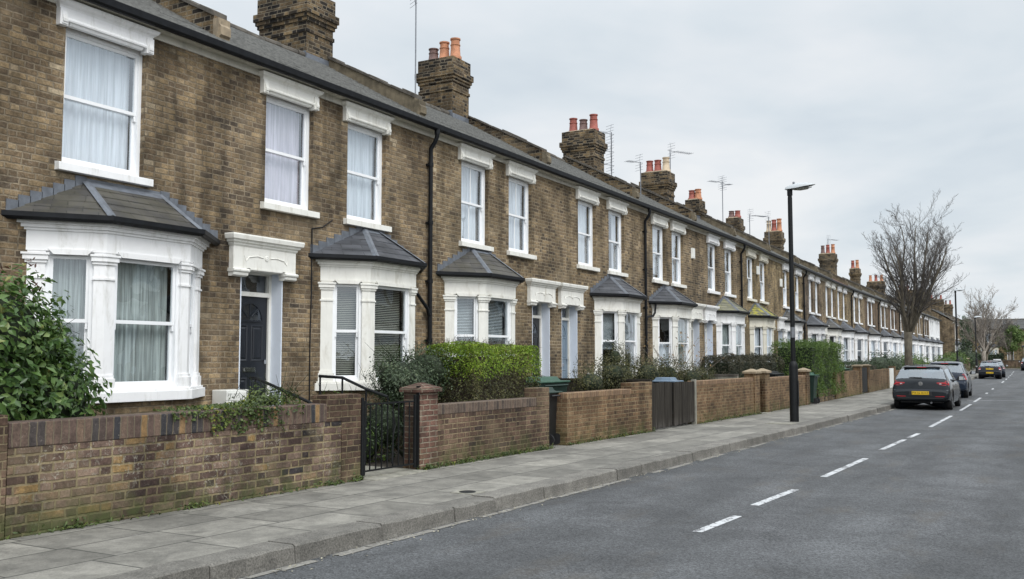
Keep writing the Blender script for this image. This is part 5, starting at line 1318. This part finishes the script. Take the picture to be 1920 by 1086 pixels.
shrub('garden_bush', 'rounded dark bush left of the bare tree trunk', 'shrub', [((-8.2, 56.5, 1.2), (.8, 2.2, .9)), ((-8.0, 60.5, 1.1), (.8, 2.4, .95))], .11, M['leaf_dark'], 3600, 21, lump=.15)
shrub('garden_bush', 'rounded green bush right of the bare tree trunk', 'shrub', [((-8.0, 67.5, 1.1), (.9, 3.2, .95)), ((-7.9, 72.5, 1.05), (.8, 2.8, .9))], .12, M['leaf_far'], 3800, 22, lump=.15)
shrub('garden_bush', 'light green bushes before the far block gable', 'shrub', [((-9.2, 108, 1.1), (1.2, 4.5, 1.0)), ((-8.8, 117, 1.2), (1.2, 5, 1.1))], .2, M['leaf_far'], 2600, 23)
shrub('garden_bush', 'dark round bush under the far block windows', 'shrub', [((-8.9, 126, 1.8), (1.3, 3.5, 1.6)), ((-8.7, 133, 1.4), (1.2, 4, 1.3))], .22, M['leaf_dark'], 2400, 24)
# ivy over the nearest wall
g = np.random.default_rng(31); n = 1500; y = np.clip(g.normal(7.85, .42, n), 6.95, 8.85); fr_ = g.random(n) ** 1.5
hang = np.where(np.abs(y - 8.0) < .55, .28, .12); hang2 = hang * (.5 + .5 * np.abs(np.sin(y * 9)))
x = np.array([wx(v) for v in y]); P = np.zeros((n, 3)); P[:, 1] = y
top = g.random(n) < .5
P[:, 0] = np.where(top, x - .27 * g.random(n), x + .012 + .03 * g.random(n)); mound = .11 * np.exp(-((y - 8.4) / .3) ** 2)
P[:, 2] = np.where(top, 1.16 + g.random(n) * (.04 + mound), 1.15 - fr_ * hang2)
t = empty('ivy', (0, 0, 0)); leaf_mesh('foliage', M['leaf_ivy'], P, np.tile(np.array([.6, 0, .5]), (n, 1)), .036, t, 32, aspect=.7)
mb = MB()
for k in range(1):
    yy = g.uniform(7.2, 8.9); xx = wx(yy); mb.tube([(xx - .15, yy, 1.16), (xx + .012, yy + .02, 1.16), (xx + .014, yy + g.normal(0, .06), 1.12 - .14 * g.random())], .004, 4, caps=False)
mb.build('stem', M['twig'], t, fixn=False); tag(t, 'patch of small leaved ivy trailing over the nearest old brick wall', 'ivy')
g = np.random.default_rng(33)
shrub('garden_plant', 'leafy sprays rising behind the wall before the navy door', 'shrub', [((-8.15, 8.65, 1.2), (.18, .5, .2))], .045, M['leaf_ivy'], 900, 34, twig=60, core_k=.3)
# weeds and moss along the foot of the walls: too many to count
g = np.random.default_rng(41); Y = []
for (a, b, k) in ((5.0, 9.9, 160), (9.7, 9.95, 60), (11.1, 15.0, 620), (15.5, 19.4, 420), (22.0, 27, 420), (27.4, 33, 120), (37.5, 44, 140)): Y.append(g.uniform(a, b, k))
for cy, k in ((5.9, 60), (7.25, 45), (9.4, 80), (11.35, 140), (12.3, 60), (14.6, 60)): Y.append(g.normal(cy, .09, k))
Y = np.concatenate(Y); n = len(Y); X = np.array([wx(v) for v in Y]); P = np.stack([X + .012 + np.abs(g.normal(0, .035, n)), Y, PAVE + .005 + np.abs(g.normal(0, .03, n))], 1)
o = leaf_mesh('weeds', M['leaf_ivy'], P, np.tile(np.array([.5, 0, .7]), (n, 1)), .045, None, 42, aspect=.4, droop=-.4); o['kind'] = 'stuff'; tag(o, 'small weeds and moss along the foot of the garden walls', 'weeds')
o['kind'] = 'stuff'
# dead leaves and grit in the gutter
g = np.random.default_rng(44); n = 1100; Y = g.uniform(4, 46, n); X = np.array([kx(v) for v in Y]) + .03 + np.abs(g.normal(0, .09, n))
P = np.stack([X, Y, np.full(n, .008)], 1)
o = leaf_mesh('leaf_litter', plain('gutter litter', (.27, .25, .19), .9, .6, 30), P, np.tile(np.array([0, 0, 3.0]), (n, 1)), .026, None, 45, aspect=.7, droop=0); o['kind'] = 'stuff'; tag(o, 'dead leaf scraps and grit lying along the gutter', 'litter')

# ------------------------------------------------------------------ street lamps
def lamp(loc, h, label, scale=1.0):
    t = empty('street_lamp', loc); r = random.Random(1)
    mb = MB(); mb.lathe([(.108, .0), (.108, 1.34), (.098, 1.40), (.062, 1.47), (.0001, 1.475)], 0, 0, 18); smooth_angle(mb.build('base_column', M['iron'], t))
    mb = MB(); mb.lathe([(.058, 1.40), (.056, h - .28), (.05, h - .2)], 0, 0, 16); mb.lathe([(.066, h - .2), (.066, h - .06), (.06, h - .04), (.0001, h - .04)], 0, 0, 16); smooth_angle(mb.build('pole', M['iron'], t))
    mb = MB(); rings = []
    for s, wd, zt_, zb_ in ((-.12, .03, .0, -.01), (-.10, .085, .05, -.02), (.02, .13, .10, -.02), (.2, .155, .135, -.01), (.4, .14, .135, .02), (.55, .09, .10, .045), (.62, .02, .075, .06)):
        rings.append([(s, -wd, zb_ + .012), (s, -wd * .85, zb_ + .5 * (zt_ - zb_)), (s, -wd * .45, zt_ * .94 + zb_ * .06), (s, 0, zt_), (s, wd * .45, zt_ * .94 + zb_ * .06), (s, wd * .85, zb_ + .5 * (zt_ - zb_)), (s, wd, zb_ + .012)])
    mb.T = Matrix.Translation((0, 0, h - .04)); mb.loft(rings)
    smooth_angle(mb.build('lantern', M['lamp_grey'], t), 60)
    mb = MB(); mb.T = Matrix.Translation((0, 0, h - .04)); rings = []
    for s, wd, dz in ((.06, .02, .0), (.1, .09, .03), (.25, .125, .045), (.42, .1, .03), (.53, .02, -.02)):
        rings.append([(s, -wd, -.0), (s, -wd * .6, -dz), (s, wd * .6, -dz), (s, wd, -.0)])
    mb.loft(rings); smooth_angle(mb.build('lens', M['lens'], t), 60)
    mb = MB(); mb.lathe([(.03, h + .07), (.03, h + .12), (.024, h + .135), (.0001, h + .135)], .1, 0, 10); mb.build('photocell', M['metal_grey'], t)
    mb = MB(); mb.box(.1085, .112, -.05, .05, .4, 1.0); mb.build('access_door', M['iron'], t)
    mb = MB(); mb.lathe([(.0585, 2.05), (.0595, 2.06), (.0595, 2.30), (.0585, 2.31)], 0, 0, 12); mb.build('number_band', M['metal_grey'], t)
    return tag(t, label, 'street lamp', 'black street lamps along the pavement')
lamp((-5.47, 24.02, PAVE), 5.78, 'nearest black street lamp with a pale grey lantern, before the tall hedge')
lamp((-5.5, 73.5, PAVE), 6.25, 'second black street lamp, thin against the far block, just right of the bare tree')
lamp((-6.1, 104, PAVE), 5.5, 'farthest black street lamp beside the pale bare tree')

# ------------------------------------------------------------------ bare street trees
def bare_tree(loc, h, spread, trunk_r, fork, seed, label, bark, twigm, nlimb=9, levels=4, thin=1.0, dens=.62, lean=0.0):
    g = random.Random(seed); t = empty('bare_tree', loc)
    tr = MB(); br = MB()
    tr.tube([(0, 0, -.05), (.01, .0, .25), (.02, .01, fork * .6), (.03, .02, fork)], [trunk_r * 1.25, trunk_r, trunk_r * .88, trunk_r * .95], 14)
    def grow(p, d, L, r, lev):
        n = (8, 6, 4, 3)[lev]; pts = [tuple(p)]; rad = [r]; q = Vector(p); dd = Vector(d)
        up = (.05, .05, .03, .0)[lev]
        for i in range(n):
            w_ = (.09, .13, .16, .2)[lev]
            dd = (dd + Vector((g.gauss(0, w_), g.gauss(0, w_), up + g.gauss(0, .05)))).normalized()
            q = q + dd * (L / n); pts.append(tuple(q)); rad.append(max(.0045 * thin, r * (1 - .72 * (i + 1) / n)))
            if lev < levels and i >= (1 if lev == 0 else 0):
                for _ in range(1 if g.random() < dens else 2):
                    a = g.uniform(.4, .95); ax = dd.orthogonal().normalized(); ax.rotate(Matrix.Rotation(g.uniform(0, 6.283), 3, dd))
                    nd = (dd * math.cos(a) + ax * math.sin(a)).normalized(); nd.z += .25; nd.normalize()
                    grow(q, nd, L * g.uniform(.28, .5) * (1 - .35 * i / n), max(.0045 * thin, rad[-1] * g.uniform(.38, .6)), lev + 1)
        (tr if lev == 0 else br).tube(pts, rad, 7 if lev == 0 else (5 if lev == 1 else 3), caps=False)
    for k in range(nlimb):
        az = 6.283 * (k + g.uniform(-.3, .3)) / nlimb; inc = (g.uniform(.42, .85) if k % 2 else g.uniform(.08, .36))
        d = Vector((math.sin(inc) * math.cos(az) * spread + lean * .87, math.sin(inc) * math.sin(az) * spread + lean * .49, math.cos(inc)))
        grow((.03, .02, fork * g.uniform(.82, 1.0)), d.normalized(), (h - fork) * g.uniform(.85, 1.05) * (1 - .22 * inc), trunk_r * g.uniform(.34, .5), 0)
    tr.build('trunk', M[bark], t, smooth=True, fixn=False); br.build('branches', M[twigm], t, smooth=True, fixn=False)
    return tag(t, label, 'tree', 'bare street trees')
bare_tree((-5.5, 46.5, PAVE), 7.8, .84, .19, 2.7, 34, 'tall bare street tree with vase shaped twiggy crown behind the parked cars', 'bark', 'bark_twig', 13, 3, dens=.48, lean=.2)
bare_tree((-5.9, 112, PAVE), 7.6, 1.1, .22, 2.2, 8, 'pale barked bare tree beyond the dark hatchback', 'bark_pale', 'bark_pale', 9, 3, 2.2)
bare_tree((-4.9, 157.7, .12), 6.8, 1.2, .2, 2.0, 9, 'smaller pale bare tree at the end wall beside the bushy green tree', 'bark_pale', 'bark_pale', 7, 3, 2.6)
bare_tree((-7.6, 150.5, .1), 8.5, 1.2, .24, 2.2, 17, 'thin dark bare tree at the corner before the cross terrace', 'bark', 'bark_twig', 8, 3, 2.6)
hedge('end_hedge', 'ragged dark hedge behind the low wall at the street end', (-14, 157.6, .3), (-5.6, 159.2, 2.3), .24, [(-1, 2, 'leaf_dark', 1)], 2600, 61, lump=.15, twig=60, coremat='twig_green')
def leafy(loc, h, blobs, label, mat, n, leaf, seed, grp='leafy trees at the street end'):
    t = empty('leafy_tree', loc); g = np.random.default_rng(seed); P, Q = [], []
    mb = MB(); mb.tube([(0, 0, 0), (.05, .02, h * .3), (0, 0, h * .6)], [.2, .16, .08], 10)
    for c, r in blobs:
        p, d = blob_pts(g, n // len(blobs), c, r, .6, .22); P.append(p); Q.append(d)
        mb.tube([(.03, .01, h * .28), tuple(np.array(c) * .6 + np.array([0, 0, h * .12])), c], [.09, .06, .03], 6)
    mb.build('trunk', M['bark'], t, smooth=True, fixn=False)
    leaf_mesh('crown', mat, np.concatenate(P), np.concatenate(Q) + np.array([0, 0, .4]), leaf, t, seed)
    return tag(t, label, 'tree', grp)
leafy((-4.7, 158.3, .1), 6.2, [((0, 0, 3.4), (1.5, 1.5, 1.3)), ((-.9, .2, 4.4), (1.3, 1.3, 1.1)), ((.9, -.3, 4.6), (1.2, 1.2, 1.0)), ((.2, 0, 5.5), (1.2, 1.2, .9))], 'bushy light green tree at the end of the street', M['leaf_far'], 4200, .3, 51)
leafy((-8.3, 124.5, .1), 6.0, [((0, 0, 1.8), (.8, 1.2, 1.7)), ((.1, 0, 3.8), (.9, 1.2, 1.6)), ((0, .2, 5.4), (.7, 1.0, 1.1))], 'dark ivy covered tree beside the far block', M['leaf_dark'], 4200, .2, 52)

# ------------------------------------------------------------------ parked cars
def spline(xs, ys, q):
    """monotone-ish Catmull-Rom through stations"""
    xs = np.array(xs, float); ys = np.array(ys, float); d = np.gradient(ys, xs, axis=0) if len(xs) > 2 else np.zeros_like(ys)
    i = np.clip(np.searchsorted(xs, q, 'right') - 1, 0, len(xs) - 2); h = xs[i + 1] - xs[i]; t = (q - xs[i]) / h
    return ys[i] * (2 * t ** 3 - 3 * t ** 2 + 1) + ys[i + 1] * (-2 * t ** 3 + 3 * t ** 2) + d[i] * h * (t ** 3 - 2 * t ** 2 + t) * .7 + d[i + 1] * h * (t ** 3 - t ** 2) * .7
def car(loc, rz, paint, label, L=4.2, W=1.78, H=1.46, plate='', style=0, tall=0.0, plates=1, lights='wide', badge=True):
    t = empty('parked_car', loc, rz); s = L / 4.2; hw = W / 2
    # stations from the rear: y, half width, z low, z belt, z top, half width at the top, tumble
    ST = [(.00, .90, .37, .54, .60, .80), (.025, .955, .32, .60, .675, .84), (.095, .97, .30, .63, .705, .86), (.125, .975, .295, .76, .95, .84), (.17, .985, .285, .79, 1.03, .81), (.26, .99, .27, .82, 1.13, .77), (.42, .995, .235, .86, 1.30, .71), (.60, 1.0, .21, .88, 1.405, .665),
          (1.0, 1.0, .18, .89, 1.45, .66), (1.6, 1.0, .18, .89, 1.46, .665), (2.1, 1.0, .18, .88, 1.43, .665), (2.5, 1.0, .18, .87, 1.31, .70), (2.85, .995, .18, .86, 1.10, .76), (3.15, .99, .18, .85, .965, .80), (3.5, .97, .19, .80, .90, .80), (3.85, .93, .22, .70, .80, .74), (4.05, .86, .26, .60, .70, .66), (4.17, .72, .32, .52, .58, .55), (4.2, .60, .36, .48, .54, .48)]
    kz = H / 1.46
    def sec(y):
        v = spline([a[0] for a in ST], [a[1:] for a in ST], y) if y > .26 else [float(np.interp(y, [a[0] for a in ST], [a[k] for a in ST])) for k in range(1, 6)]
        b, zl, zb, zt, wt = v; Wd = b * hw; wt_ = wt * W / 1.78 * .98
        cab = np.clip((zt - zb - .12) / .25, 0, 1)
        pts = [(0, zl), (Wd * .80, zl), (Wd * .965, zl + .05), (Wd * .995, zl + (zb - zl) * .3), (Wd * 1.0, zl + (zb - zl) * .55), (Wd * .985, zl + (zb - zl) * .85), (Wd * .955, zb)]
        # from the belt up to the top edge, then over the roof
        ix = Wd * .955 + (wt_ - Wd * .955)
        for k in (.06, .30, .60, .86): pts.append((Wd * .955 - .012 + (wt_ - Wd * .955) * k ** 1.15, zb + (zt - .055 - zb) * k))
        pts += [(wt_ - .035, zt - .035), (wt_ * .86, zt - .012), (wt_ * .5, zt + .006), (0, zt + .012)]
        return [(x, z * kz if z > .5 else z) for x, z in pts]
    ys = np.concatenate([[0, .012, .025, .06, .095, .11, .125, .147, .17, .2, .23, .26, .30], np.linspace(.34, 1.2, 18), np.linspace(1.25, 3.0, 30), np.linspace(3.04, 4.2, 24)])
    np_ = 15
    G = []
    for y in ys:
        p = sec(y); G.append([(x, y * s, z) for x, z in p] + [(-x, y * s, z) for x, z in p[-2:0:-1]])
    n = len(G[0]); V = [p for r in G for p in r]
    wy = [.76 * s, 3.36 * s]; wr = .335
    body, side, rear, front, arch = [], [], [], [], []
    for a in range(len(G) - 1):
        for i in range(n):
            j = (i + 1) % n; f = (a * n + i, a * n + j, (a + 1) * n + j, (a + 1) * n + i)
            c = np.mean([V[q] for q in f], axis=0); jj = i if i < np_ - 1 else (n - 1 - i)
            ym = c[1] / s
            if any((c[1] - q) ** 2 + (c[2] - .31) ** 2 < (wr + .03) ** 2 for q in wy) and abs(c[0]) > hw * .7 and jj in (1, 2, 3, 4, 5): continue
            zbb = np.interp(ym, [q[0] for q in ST], [q[3] for q in ST]) * kz
            if jj in (7, 8, 9) and .60 < ym < 2.62 and not (1.62 < ym < 1.70) and not (ym < .74 and jj < 9 and False): side.append(f); continue
            if jj in (6,) and .70 < ym < 2.72 and c[2] > zbb + .005 and not (1.62 < ym < 1.70): side.append(f); continue
            if jj in (11, 12, 13) and .165 < ym < .50: rear.append(f); continue
            if jj in (11, 12, 13) and 2.14 < ym < 2.98: front.append(f); continue
            body.append(f)
    # wheel arch edges snapped to circles
    def mk(name, fs, mat, off=0.0):
        used = sorted(set(q for f in fs for q in f)); mp = {q: k for k, q in enumerate(used)}
        mb = MB(); mb.add([V[q] for q in used], [tuple(mp[q] for q in f) for f in fs]); return mb
    dele = set(); 
    cnt = {}
    for f in body + side:
        for q in f: cnt[q] = cnt.get(q, 0) + 1
    for q in list(cnt):
        p = V[q]
        if abs(p[0]) > hw * .7 and p[2] < .9:
            for w_ in wy:
                rr_ = math.hypot(p[1] - w_, p[2] - .31)
                if rr_ < wr + .085 and p[2] > .2:
                    k = (wr + .04) / max(rr_, .01); V[q] = (p[0], w_ + (p[1] - w_) * k, .31 + (p[2] - .31) * k)
    mb = mk('body', body, None); rearcap = [tuple(G[0][i]) for i in range(n)]
    mb.add(rearcap, [tuple(range(n))]); mb.add([tuple(p) for p in G[-1]], [tuple(range(n - 1, -1, -1))])
    bo = mb.build('body', M[paint], t, fixn=True); smooth_angle(bo, 35)
    for nm, fs in (('side_window', side), ('rear_window', rear), ('windscreen', front)):
        if nm == 'side_window':
            for sg in (1, -1):
                ff = [f for f in fs if np.mean([V[q][0] for q in f]) * sg > 0]; smooth_angle(mk(nm, ff, None).build(nm, M['glass_car'], t, fixn=False), 50)
        else: smooth_angle(mk(nm, fs, None).build(nm, M['glass_car'], t, fixn=False), 50)
    # dark lower valance and arch linings, floor
    mb = MB(); mb.box(-hw * .72, hw * .72, .3 * s, 4.0 * s, .23, .44)
    mb.build('underbody', M['plastic_dark'], t)
    mb = MB(); mb.box(-hw * .80, hw * .80, .5, 3.0 * s, .42, .48)
    for sx in (-.38, .38):
        for yy in (1.05 * s, 2.0 * s):
            mb.box(sx - .24, sx + .24, yy - .06, yy + .10, .5, 1.02); mb.box(sx - .13, sx + .13, yy - .05, yy + .05, 1.04, 1.22); mb.box(sx - .24, sx + .24, yy, yy + .5, .48, .62)
    mb.build('seats', M['seat'], t, bevel=.03)
    for w_ in wy:
        for sg in (1, -1):
            mb = MB(); x0, x1 = (hw - .20) * sg, (hw - .012) * sg
            prof = [(.18, x0), (wr - .05, x0), (wr - .005, x0 + .02 * sg), (wr, x0 + .05 * sg), (wr, x1 - .04 * sg), (wr - .02, x1 - .005 * sg), (wr - .10, x1), (.2, x1 - .01 * sg)]
            m_ = 24; mb.loft([[(x, w_ + r_ * math.cos(6.283 * k / m_), .335 + r_ * math.sin(6.283 * k / m_)) for r_, x in prof] for k in range(m_ + 1)], caps=False, closed=True)
            wh = mb.build('wheel', M['rubber'], t); smooth_angle(wh, 40)
            mb = MB(); xr = x1 - .015 * sg
            mb.loft([[(xr - .03 * sg, w_ + .215 * math.cos(6.283 * k / 20), .335 + .215 * math.sin(6.283 * k / 20)) for k in range(20)], [(xr - .0 * sg, w_ + .235 * math.cos(6.283 * k / 20), .335 + .235 * math.sin(6.283 * k / 20)) for k in range(20)]], caps=False)
            for k in range(5):
                a = 6.283 * k / 5 + .3; ca, sa = math.cos(a), math.sin(a)
                mb.add([(xr, w_ + .04 * ca - .035 * sa, .335 + .04 * sa + .035 * ca), (xr, w_ + .04 * ca + .035 * sa, .335 + .04 * sa - .035 * ca), (xr + .006 * sg, w_ + .225 * ca + .05 * sa, .335 + .225 * sa - .05 * ca), (xr + .006 * sg, w_ + .225 * ca - .05 * sa, .335 + .225 * sa + .05 * ca)], [(0, 1, 2, 3)])
            mb.add([(xr + .004 * sg, w_ + .05 * math.cos(6.283 * k / 12), .335 + .05 * math.sin(6.283 * k / 12)) for k in range(12)], [tuple(range(12))])
            mb.build('rim', M['rim'], wh, fixn=False)
            mb = MB(); mb.add([(xr - .035 * sg, w_ + .22 * math.cos(6.283 * k / 16), .335 + .22 * math.sin(6.283 * k / 16)) for k in range(16)], [tuple(range(16))]); mb.build('brake_disc', M['plastic_dark'], wh, fixn=False)
    # surface point on the rear face: y as a function of x, z
    SEC = [(y, sec(y)) for y in np.linspace(0, .5, 51)]
    def ysurf(x, z):
        best = 0
        for y, p in SEC:
            if z <= p[-1][1] + 1e-6 and z >= p[1][1]:
                xs_ = np.interp(z, [q[1] for q in p[2:]], [q[0] for q in p[2:]])
                if abs(x) <= xs_: return y * s
        return .5 * s
    def patch(name, outline, mat, parent, off=.006, thick=.02):
        zs_ = [o_[1] for o_ in outline]; z0, z1 = min(zs_), max(zs_); nz, nx = 7, 12; mb = MB(); rows = []
        for i in range(nz + 1):
            z = z0 + (z1 - z0) * min(max(i / nz, .02), .98); xsn = []
            for (xa, za_), (xb, zb_) in zip(outline, outline[1:] + outline[:1]):
                if (za_ - z) * (zb_ - z) < 0: xsn.append(xa + (xb - xa) * (z - za_) / (zb_ - za_))
            rows.append([(min(xsn) + (max(xsn) - min(xsn)) * j / nx, z) for j in range(nx + 1)])
        F = [[(x, ysurf(x, z) - off, z) for x, z in r] for r in rows]; B = [[(x, y + off + thick, z) for x, y, z in r] for r in F]
        vs = [p for r in F for p in r] + [p for r in B for p in r]; o_ = (nz + 1) * (nx + 1); fs = []
        for i in range(nz):
            for j in range(nx):
                q = i * (nx + 1) + j; fs.append((q, q + 1, q + nx + 2, q + nx + 1))
        rim = [j for j in range(nx + 1)] + [i * (nx + 1) + nx for i in range(1, nx and nz + 1)] + [nz * (nx + 1) + j for j in range(nx - 1, -1, -1)] + [i * (nx + 1) for i in range(nz - 1, 0, -1)]
        fs += [(rim[k], o_ + rim[k], o_ + rim[(k + 1) % len(rim)], rim[(k + 1) % len(rim)]) for k in range(len(rim))]
        mb.add(vs, fs)
        return mb.build(name, mat, parent)
    for sg in (1, -1):
        if lights == 'wide':
            ol = [(hw * .935, .80), (hw * .93, .90), (hw * .88, .955), (hw * .72, .945), (hw * .53, .90), (hw * .56, .845), (hw * .74, .80)]
        else:
            ol = [(hw * .93, .72), (hw * .925, .84), (hw * .89, .98), (hw * .78, .97), (hw * .74, .86), (hw * .76, .74)]
        ol = [(x * sg, z * kz) for x, z in ol]
        lo = patch('tail_light', ol, M['redlens'], t)
        mb = MB()
        il = [(hw * .70 * sg, .835 * kz), (hw * .70 * sg, .872 * kz), (hw * .62 * sg, .872 * kz), (hw * .63 * sg, .845 * kz)] if lights == 'wide' else [(hw * .91 * sg, .74 * kz), (hw * .905 * sg, .82 * kz), (hw * .79 * sg, .83 * kz), (hw * .78 * sg, .755 * kz)]
        patch('reversing_lamp', il, M['whitelens'], lo, .016, .005)
        ml = [(hw * .72 * sg, .325), (hw * .72 * sg, .35), (hw * .5 * sg, .35), (hw * .5 * sg, .325)]
        # wraparound part of the lamp on the flank
        mb = MB(); z0, z1 = (.81, .94) if lights == 'wide' else (.74, .96)
        def xs(y, z):
            p = sec(y); return float(np.interp(z, [q[1] for q in p[2:]], [q[0] for q in p[2:]]))
        for ya, yb in ((.135, .18), (.18, .25)):
            zz0, zz1 = z0 * kz, z1 * kz - (.02 if yb > .2 else 0)
            mb.quad(((xs(ya, zz0) + .005) * sg, ya * s, zz0), ((xs(yb, zz0) + .005) * sg, yb * s, zz0 + .01), ((xs(yb, zz1) + .005) * sg, yb * s, zz1 - .01), ((xs(ya, zz1) + .005) * sg, ya * s, zz1))
        mb.build('lamp_wrap', M['redlens'], lo, fixn=False)
        # door mirror, handles
        mb = MB(); mx = hw * .95; mb.loft([[(sg * (mx + .0), 2.50 * s, .93 * kz), (sg * (mx + .0), 2.54 * s, .93 * kz), (sg * (mx + .0), 2.54 * s, .97 * kz), (sg * (mx + .0), 2.5 * s, .97 * kz)], [(sg * (mx + .08), 2.44 * s, .92 * kz), (sg * (mx + .08), 2.6 * s, .93 * kz), (sg * (mx + .08), 2.6 * s, 1.07 * kz), (sg * (mx + .08), 2.44 * s, 1.08 * kz)], [(sg * (mx + .26), 2.44 * s, .93 * kz), (sg * (mx + .24), 2.56 * s, .95 * kz), (sg * (mx + .24), 2.56 * s, 1.05 * kz), (sg * (mx + .26), 2.44 * s, 1.07 * kz)]])
        mi = mb.build('door_mirror', M['plastic_dark'], t, bevel=.015)
        mb = MB(); mb.quad((sg * (mx + .10), 2.437 * s, .94 * kz), (sg * (mx + .24), 2.437 * s, .945 * kz), (sg * (mx + .24), 2.437 * s, 1.055 * kz), (sg * (mx + .10), 2.437 * s, 1.06 * kz)); mb.build('mirror_glass', M['chrome'], mi, fixn=False)
        for y0 in (1.02, 1.95):
            xh = xs(y0, .80 * kz); mb = MB(); mb.box(sg * xh - .012, sg * xh + .012, y0 * s, (y0 + .18) * s, .79 * kz, .82 * kz); mb.build('door_handle', M[paint], t, bevel=.006)
        for y0 in (.98, 1.66, 2.58):     # door shut lines
            mb = MB(); zs_ = np.linspace(.30, .86 * kz, 7); 
            for z0_, z1_ in zip(zs_[:-1], zs_[1:]): mb.quad((sg * (xs(y0, z0_) + .002), y0 * s, z0_), (sg * (xs(y0, z0_) + .002), y0 * s + .012, z0_), (sg * (xs(y0, z1_) + .002), y0 * s + .012, z1_), (sg * (xs(y0, z1_) + .002), y0 * s, z1_))
            if not (y0 < 1 and True): mb.build('door_seam', M['plastic_dark'], t, fixn=False)
    # rear details
    mb = MB(); mb.box(-hw * .62, hw * .62, .46 * s, .66 * s, 1.375 * kz, 1.405 * kz); sp_ = mb.build('roof_spoiler', M[paint], t, bevel=.012)
    mb = MB(); mb.box(-.14, .14, .452 * s, .47 * s, 1.380 * kz, 1.400 * kz); mb.build('brake_light', M['redlens'], t)
    zpl = .60 * kz if style == 0 else .74 * kz
    zpl = .555 if style == 0 else .80
    def plate_at(z):
        y = ysurf(0, z) - .012
        mb = MB(); mb.box(-.26, .26, y - .006, y + .01, z - .056, z + .056); p = mb.build('number_plate', M['plate'], t, bevel=.003)
        cu = bpy.data.curves.new('plate_lettering', 'FONT'); cu.body = plate; cu.size = .105; cu.align_x = 'CENTER'; cu.align_y = 'CENTER'; cu.extrude = .001; cu.space_character = 1.05
        o = bpy.data.objects.new('plate_lettering', cu); COL.objects.link(o); o.parent = p; o.location = (0, y - .0075, z); cu.materials.append(M['ink'])
        me = bpy.data.meshes.new_from_object(o); bpy.data.objects.remove(o); o = bpy.data.objects.new('plate_lettering', me); COL.objects.link(o); o.parent = p; o.location = (0, y - .0075, z); o.rotation_euler = (R(90), 0, 0)
        return p
    if plate:
        plate_at(zpl)
        if plates > 1: plate_at(.50)
    if style == 0:
        patch('plate_recess', [(-.36, .47), (.36, .47), (.33, .635), (-.33, .635)], M['plastic_dark'], t, .003, .005)
        patch('bumper_trim', [(-hw * .82, .365), (hw * .82, .365), (hw * .74, .40), (-hw * .74, .40)], M['plastic_dark'], t, .004, .01)
        for sg in (1, -1): patch('reflector', [(sg * hw * .80, .44), (sg * hw * .80, .462), (sg * hw * .5, .455), (sg * hw * .5, .436)], M['redlens'], t, .008, .01)
    # tailgate seam and bumper crease
    for z, wd in ((.70 * kz, .78),):
        mb = MB(); q = np.linspace(-wd * hw, wd * hw, 13); 
        for a, b in zip(q[:-1], q[1:]): mb.quad((a, ysurf(a, z) - .003, z - .006), (b, ysurf(b, z) - .003, z - .006), (b, ysurf(b, z) - .003, z + .006), (a, ysurf(a, z) - .003, z + .006))
        mb.build('tailgate_seam', M['plastic_dark'], t, fixn=False)
    if badge:
        y = ysurf(0, .86 * kz) - .012; zc = .86 * kz
        mb = MB(); mb.loft([[(.062 * math.cos(6.283 * k / 20), y + .01, zc + .062 * math.sin(6.283 * k / 20)) for k in range(20)], [(.062 * math.cos(6.283 * k / 20), y - .004, zc + .062 * math.sin(6.283 * k / 20)) for k in range(20)]]); bd = mb.build('badge', M['chrome'], t)
        mb = MB()
        for pa, pb in (((-.045, .03), (-.018, -.045)), ((-.018, -.045), (0, .0)), ((0, 0), (.018, -.045)), ((.018, -.045), (.045, .03)), ((-.022, .05), (0, .008)), ((0, .008), (.022, .05))):
            mb.tube([(pa[0], y - .005, zc + pa[1]), (pb[0], y - .005, zc + pb[1])], .006, 5)
        mb.build('badge_emblem', M['plastic_dark'], bd)
    mb = MB(); y = ysurf(0, 1.06 * kz) - .03; mb.tube([(.05, y, 1.045 * kz), (-.12, y - .002, 1.055 * kz), (-.36, y + .01, 1.065 * kz)], [.02, .018, .008], 6); mb.build('wiper', M['plastic_dark'], t)
    mb = MB(); mb.tube([(0, .75 * s, 1.43 * kz), (0, .66 * s, 1.53 * kz)], [.012, .006], 6); mb.build('roof_aerial', M['plastic_dark'], t)
    mb = MB(); mb.tube([(.32, .1, .25), (.32, -.0, .24)], .03, 8); mb.build('exhaust', M['rim'], t)
    return tag(t, label, 'car', 'cars parked along the kerb')
car((-3.68, 34.0, 0), R(-.8), 'car_grey', 'nearest parked car, anthracite hatchback with yellow rear plate', plate='PX16 KHZ', W=1.80)
car((-3.86, 44.4, 0), R(.6), 'car_blue', 'dark blue grey hatchback parked just ahead of the anthracite one', L=4.1, W=1.76, H=1.53, plate='', style=1, lights='tall', badge=False)
car((-4.05, 84.6, 0), R(2.0), 'car_dark', 'dark small hatchback farther up the road with two yellow rear plates', L=3.9, W=1.68, H=1.42, plate='LK57 VNE', style=1, lights='tall', plates=2, badge=True)
car((-4.02, 91.0, 0), R(2.0), 'car_navy', 'silver roofed dark car just beyond the one with two yellow plates', L=4.1, W=1.72, H=1.46, style=1, lights='tall', badge=False)
car((-2.2, 139.0, 0), R(1.5), 'car_dark', 'dark car at the right edge near the end of the street', L=4.1, W=1.76, H=1.7, style=1, lights='tall', badge=False)
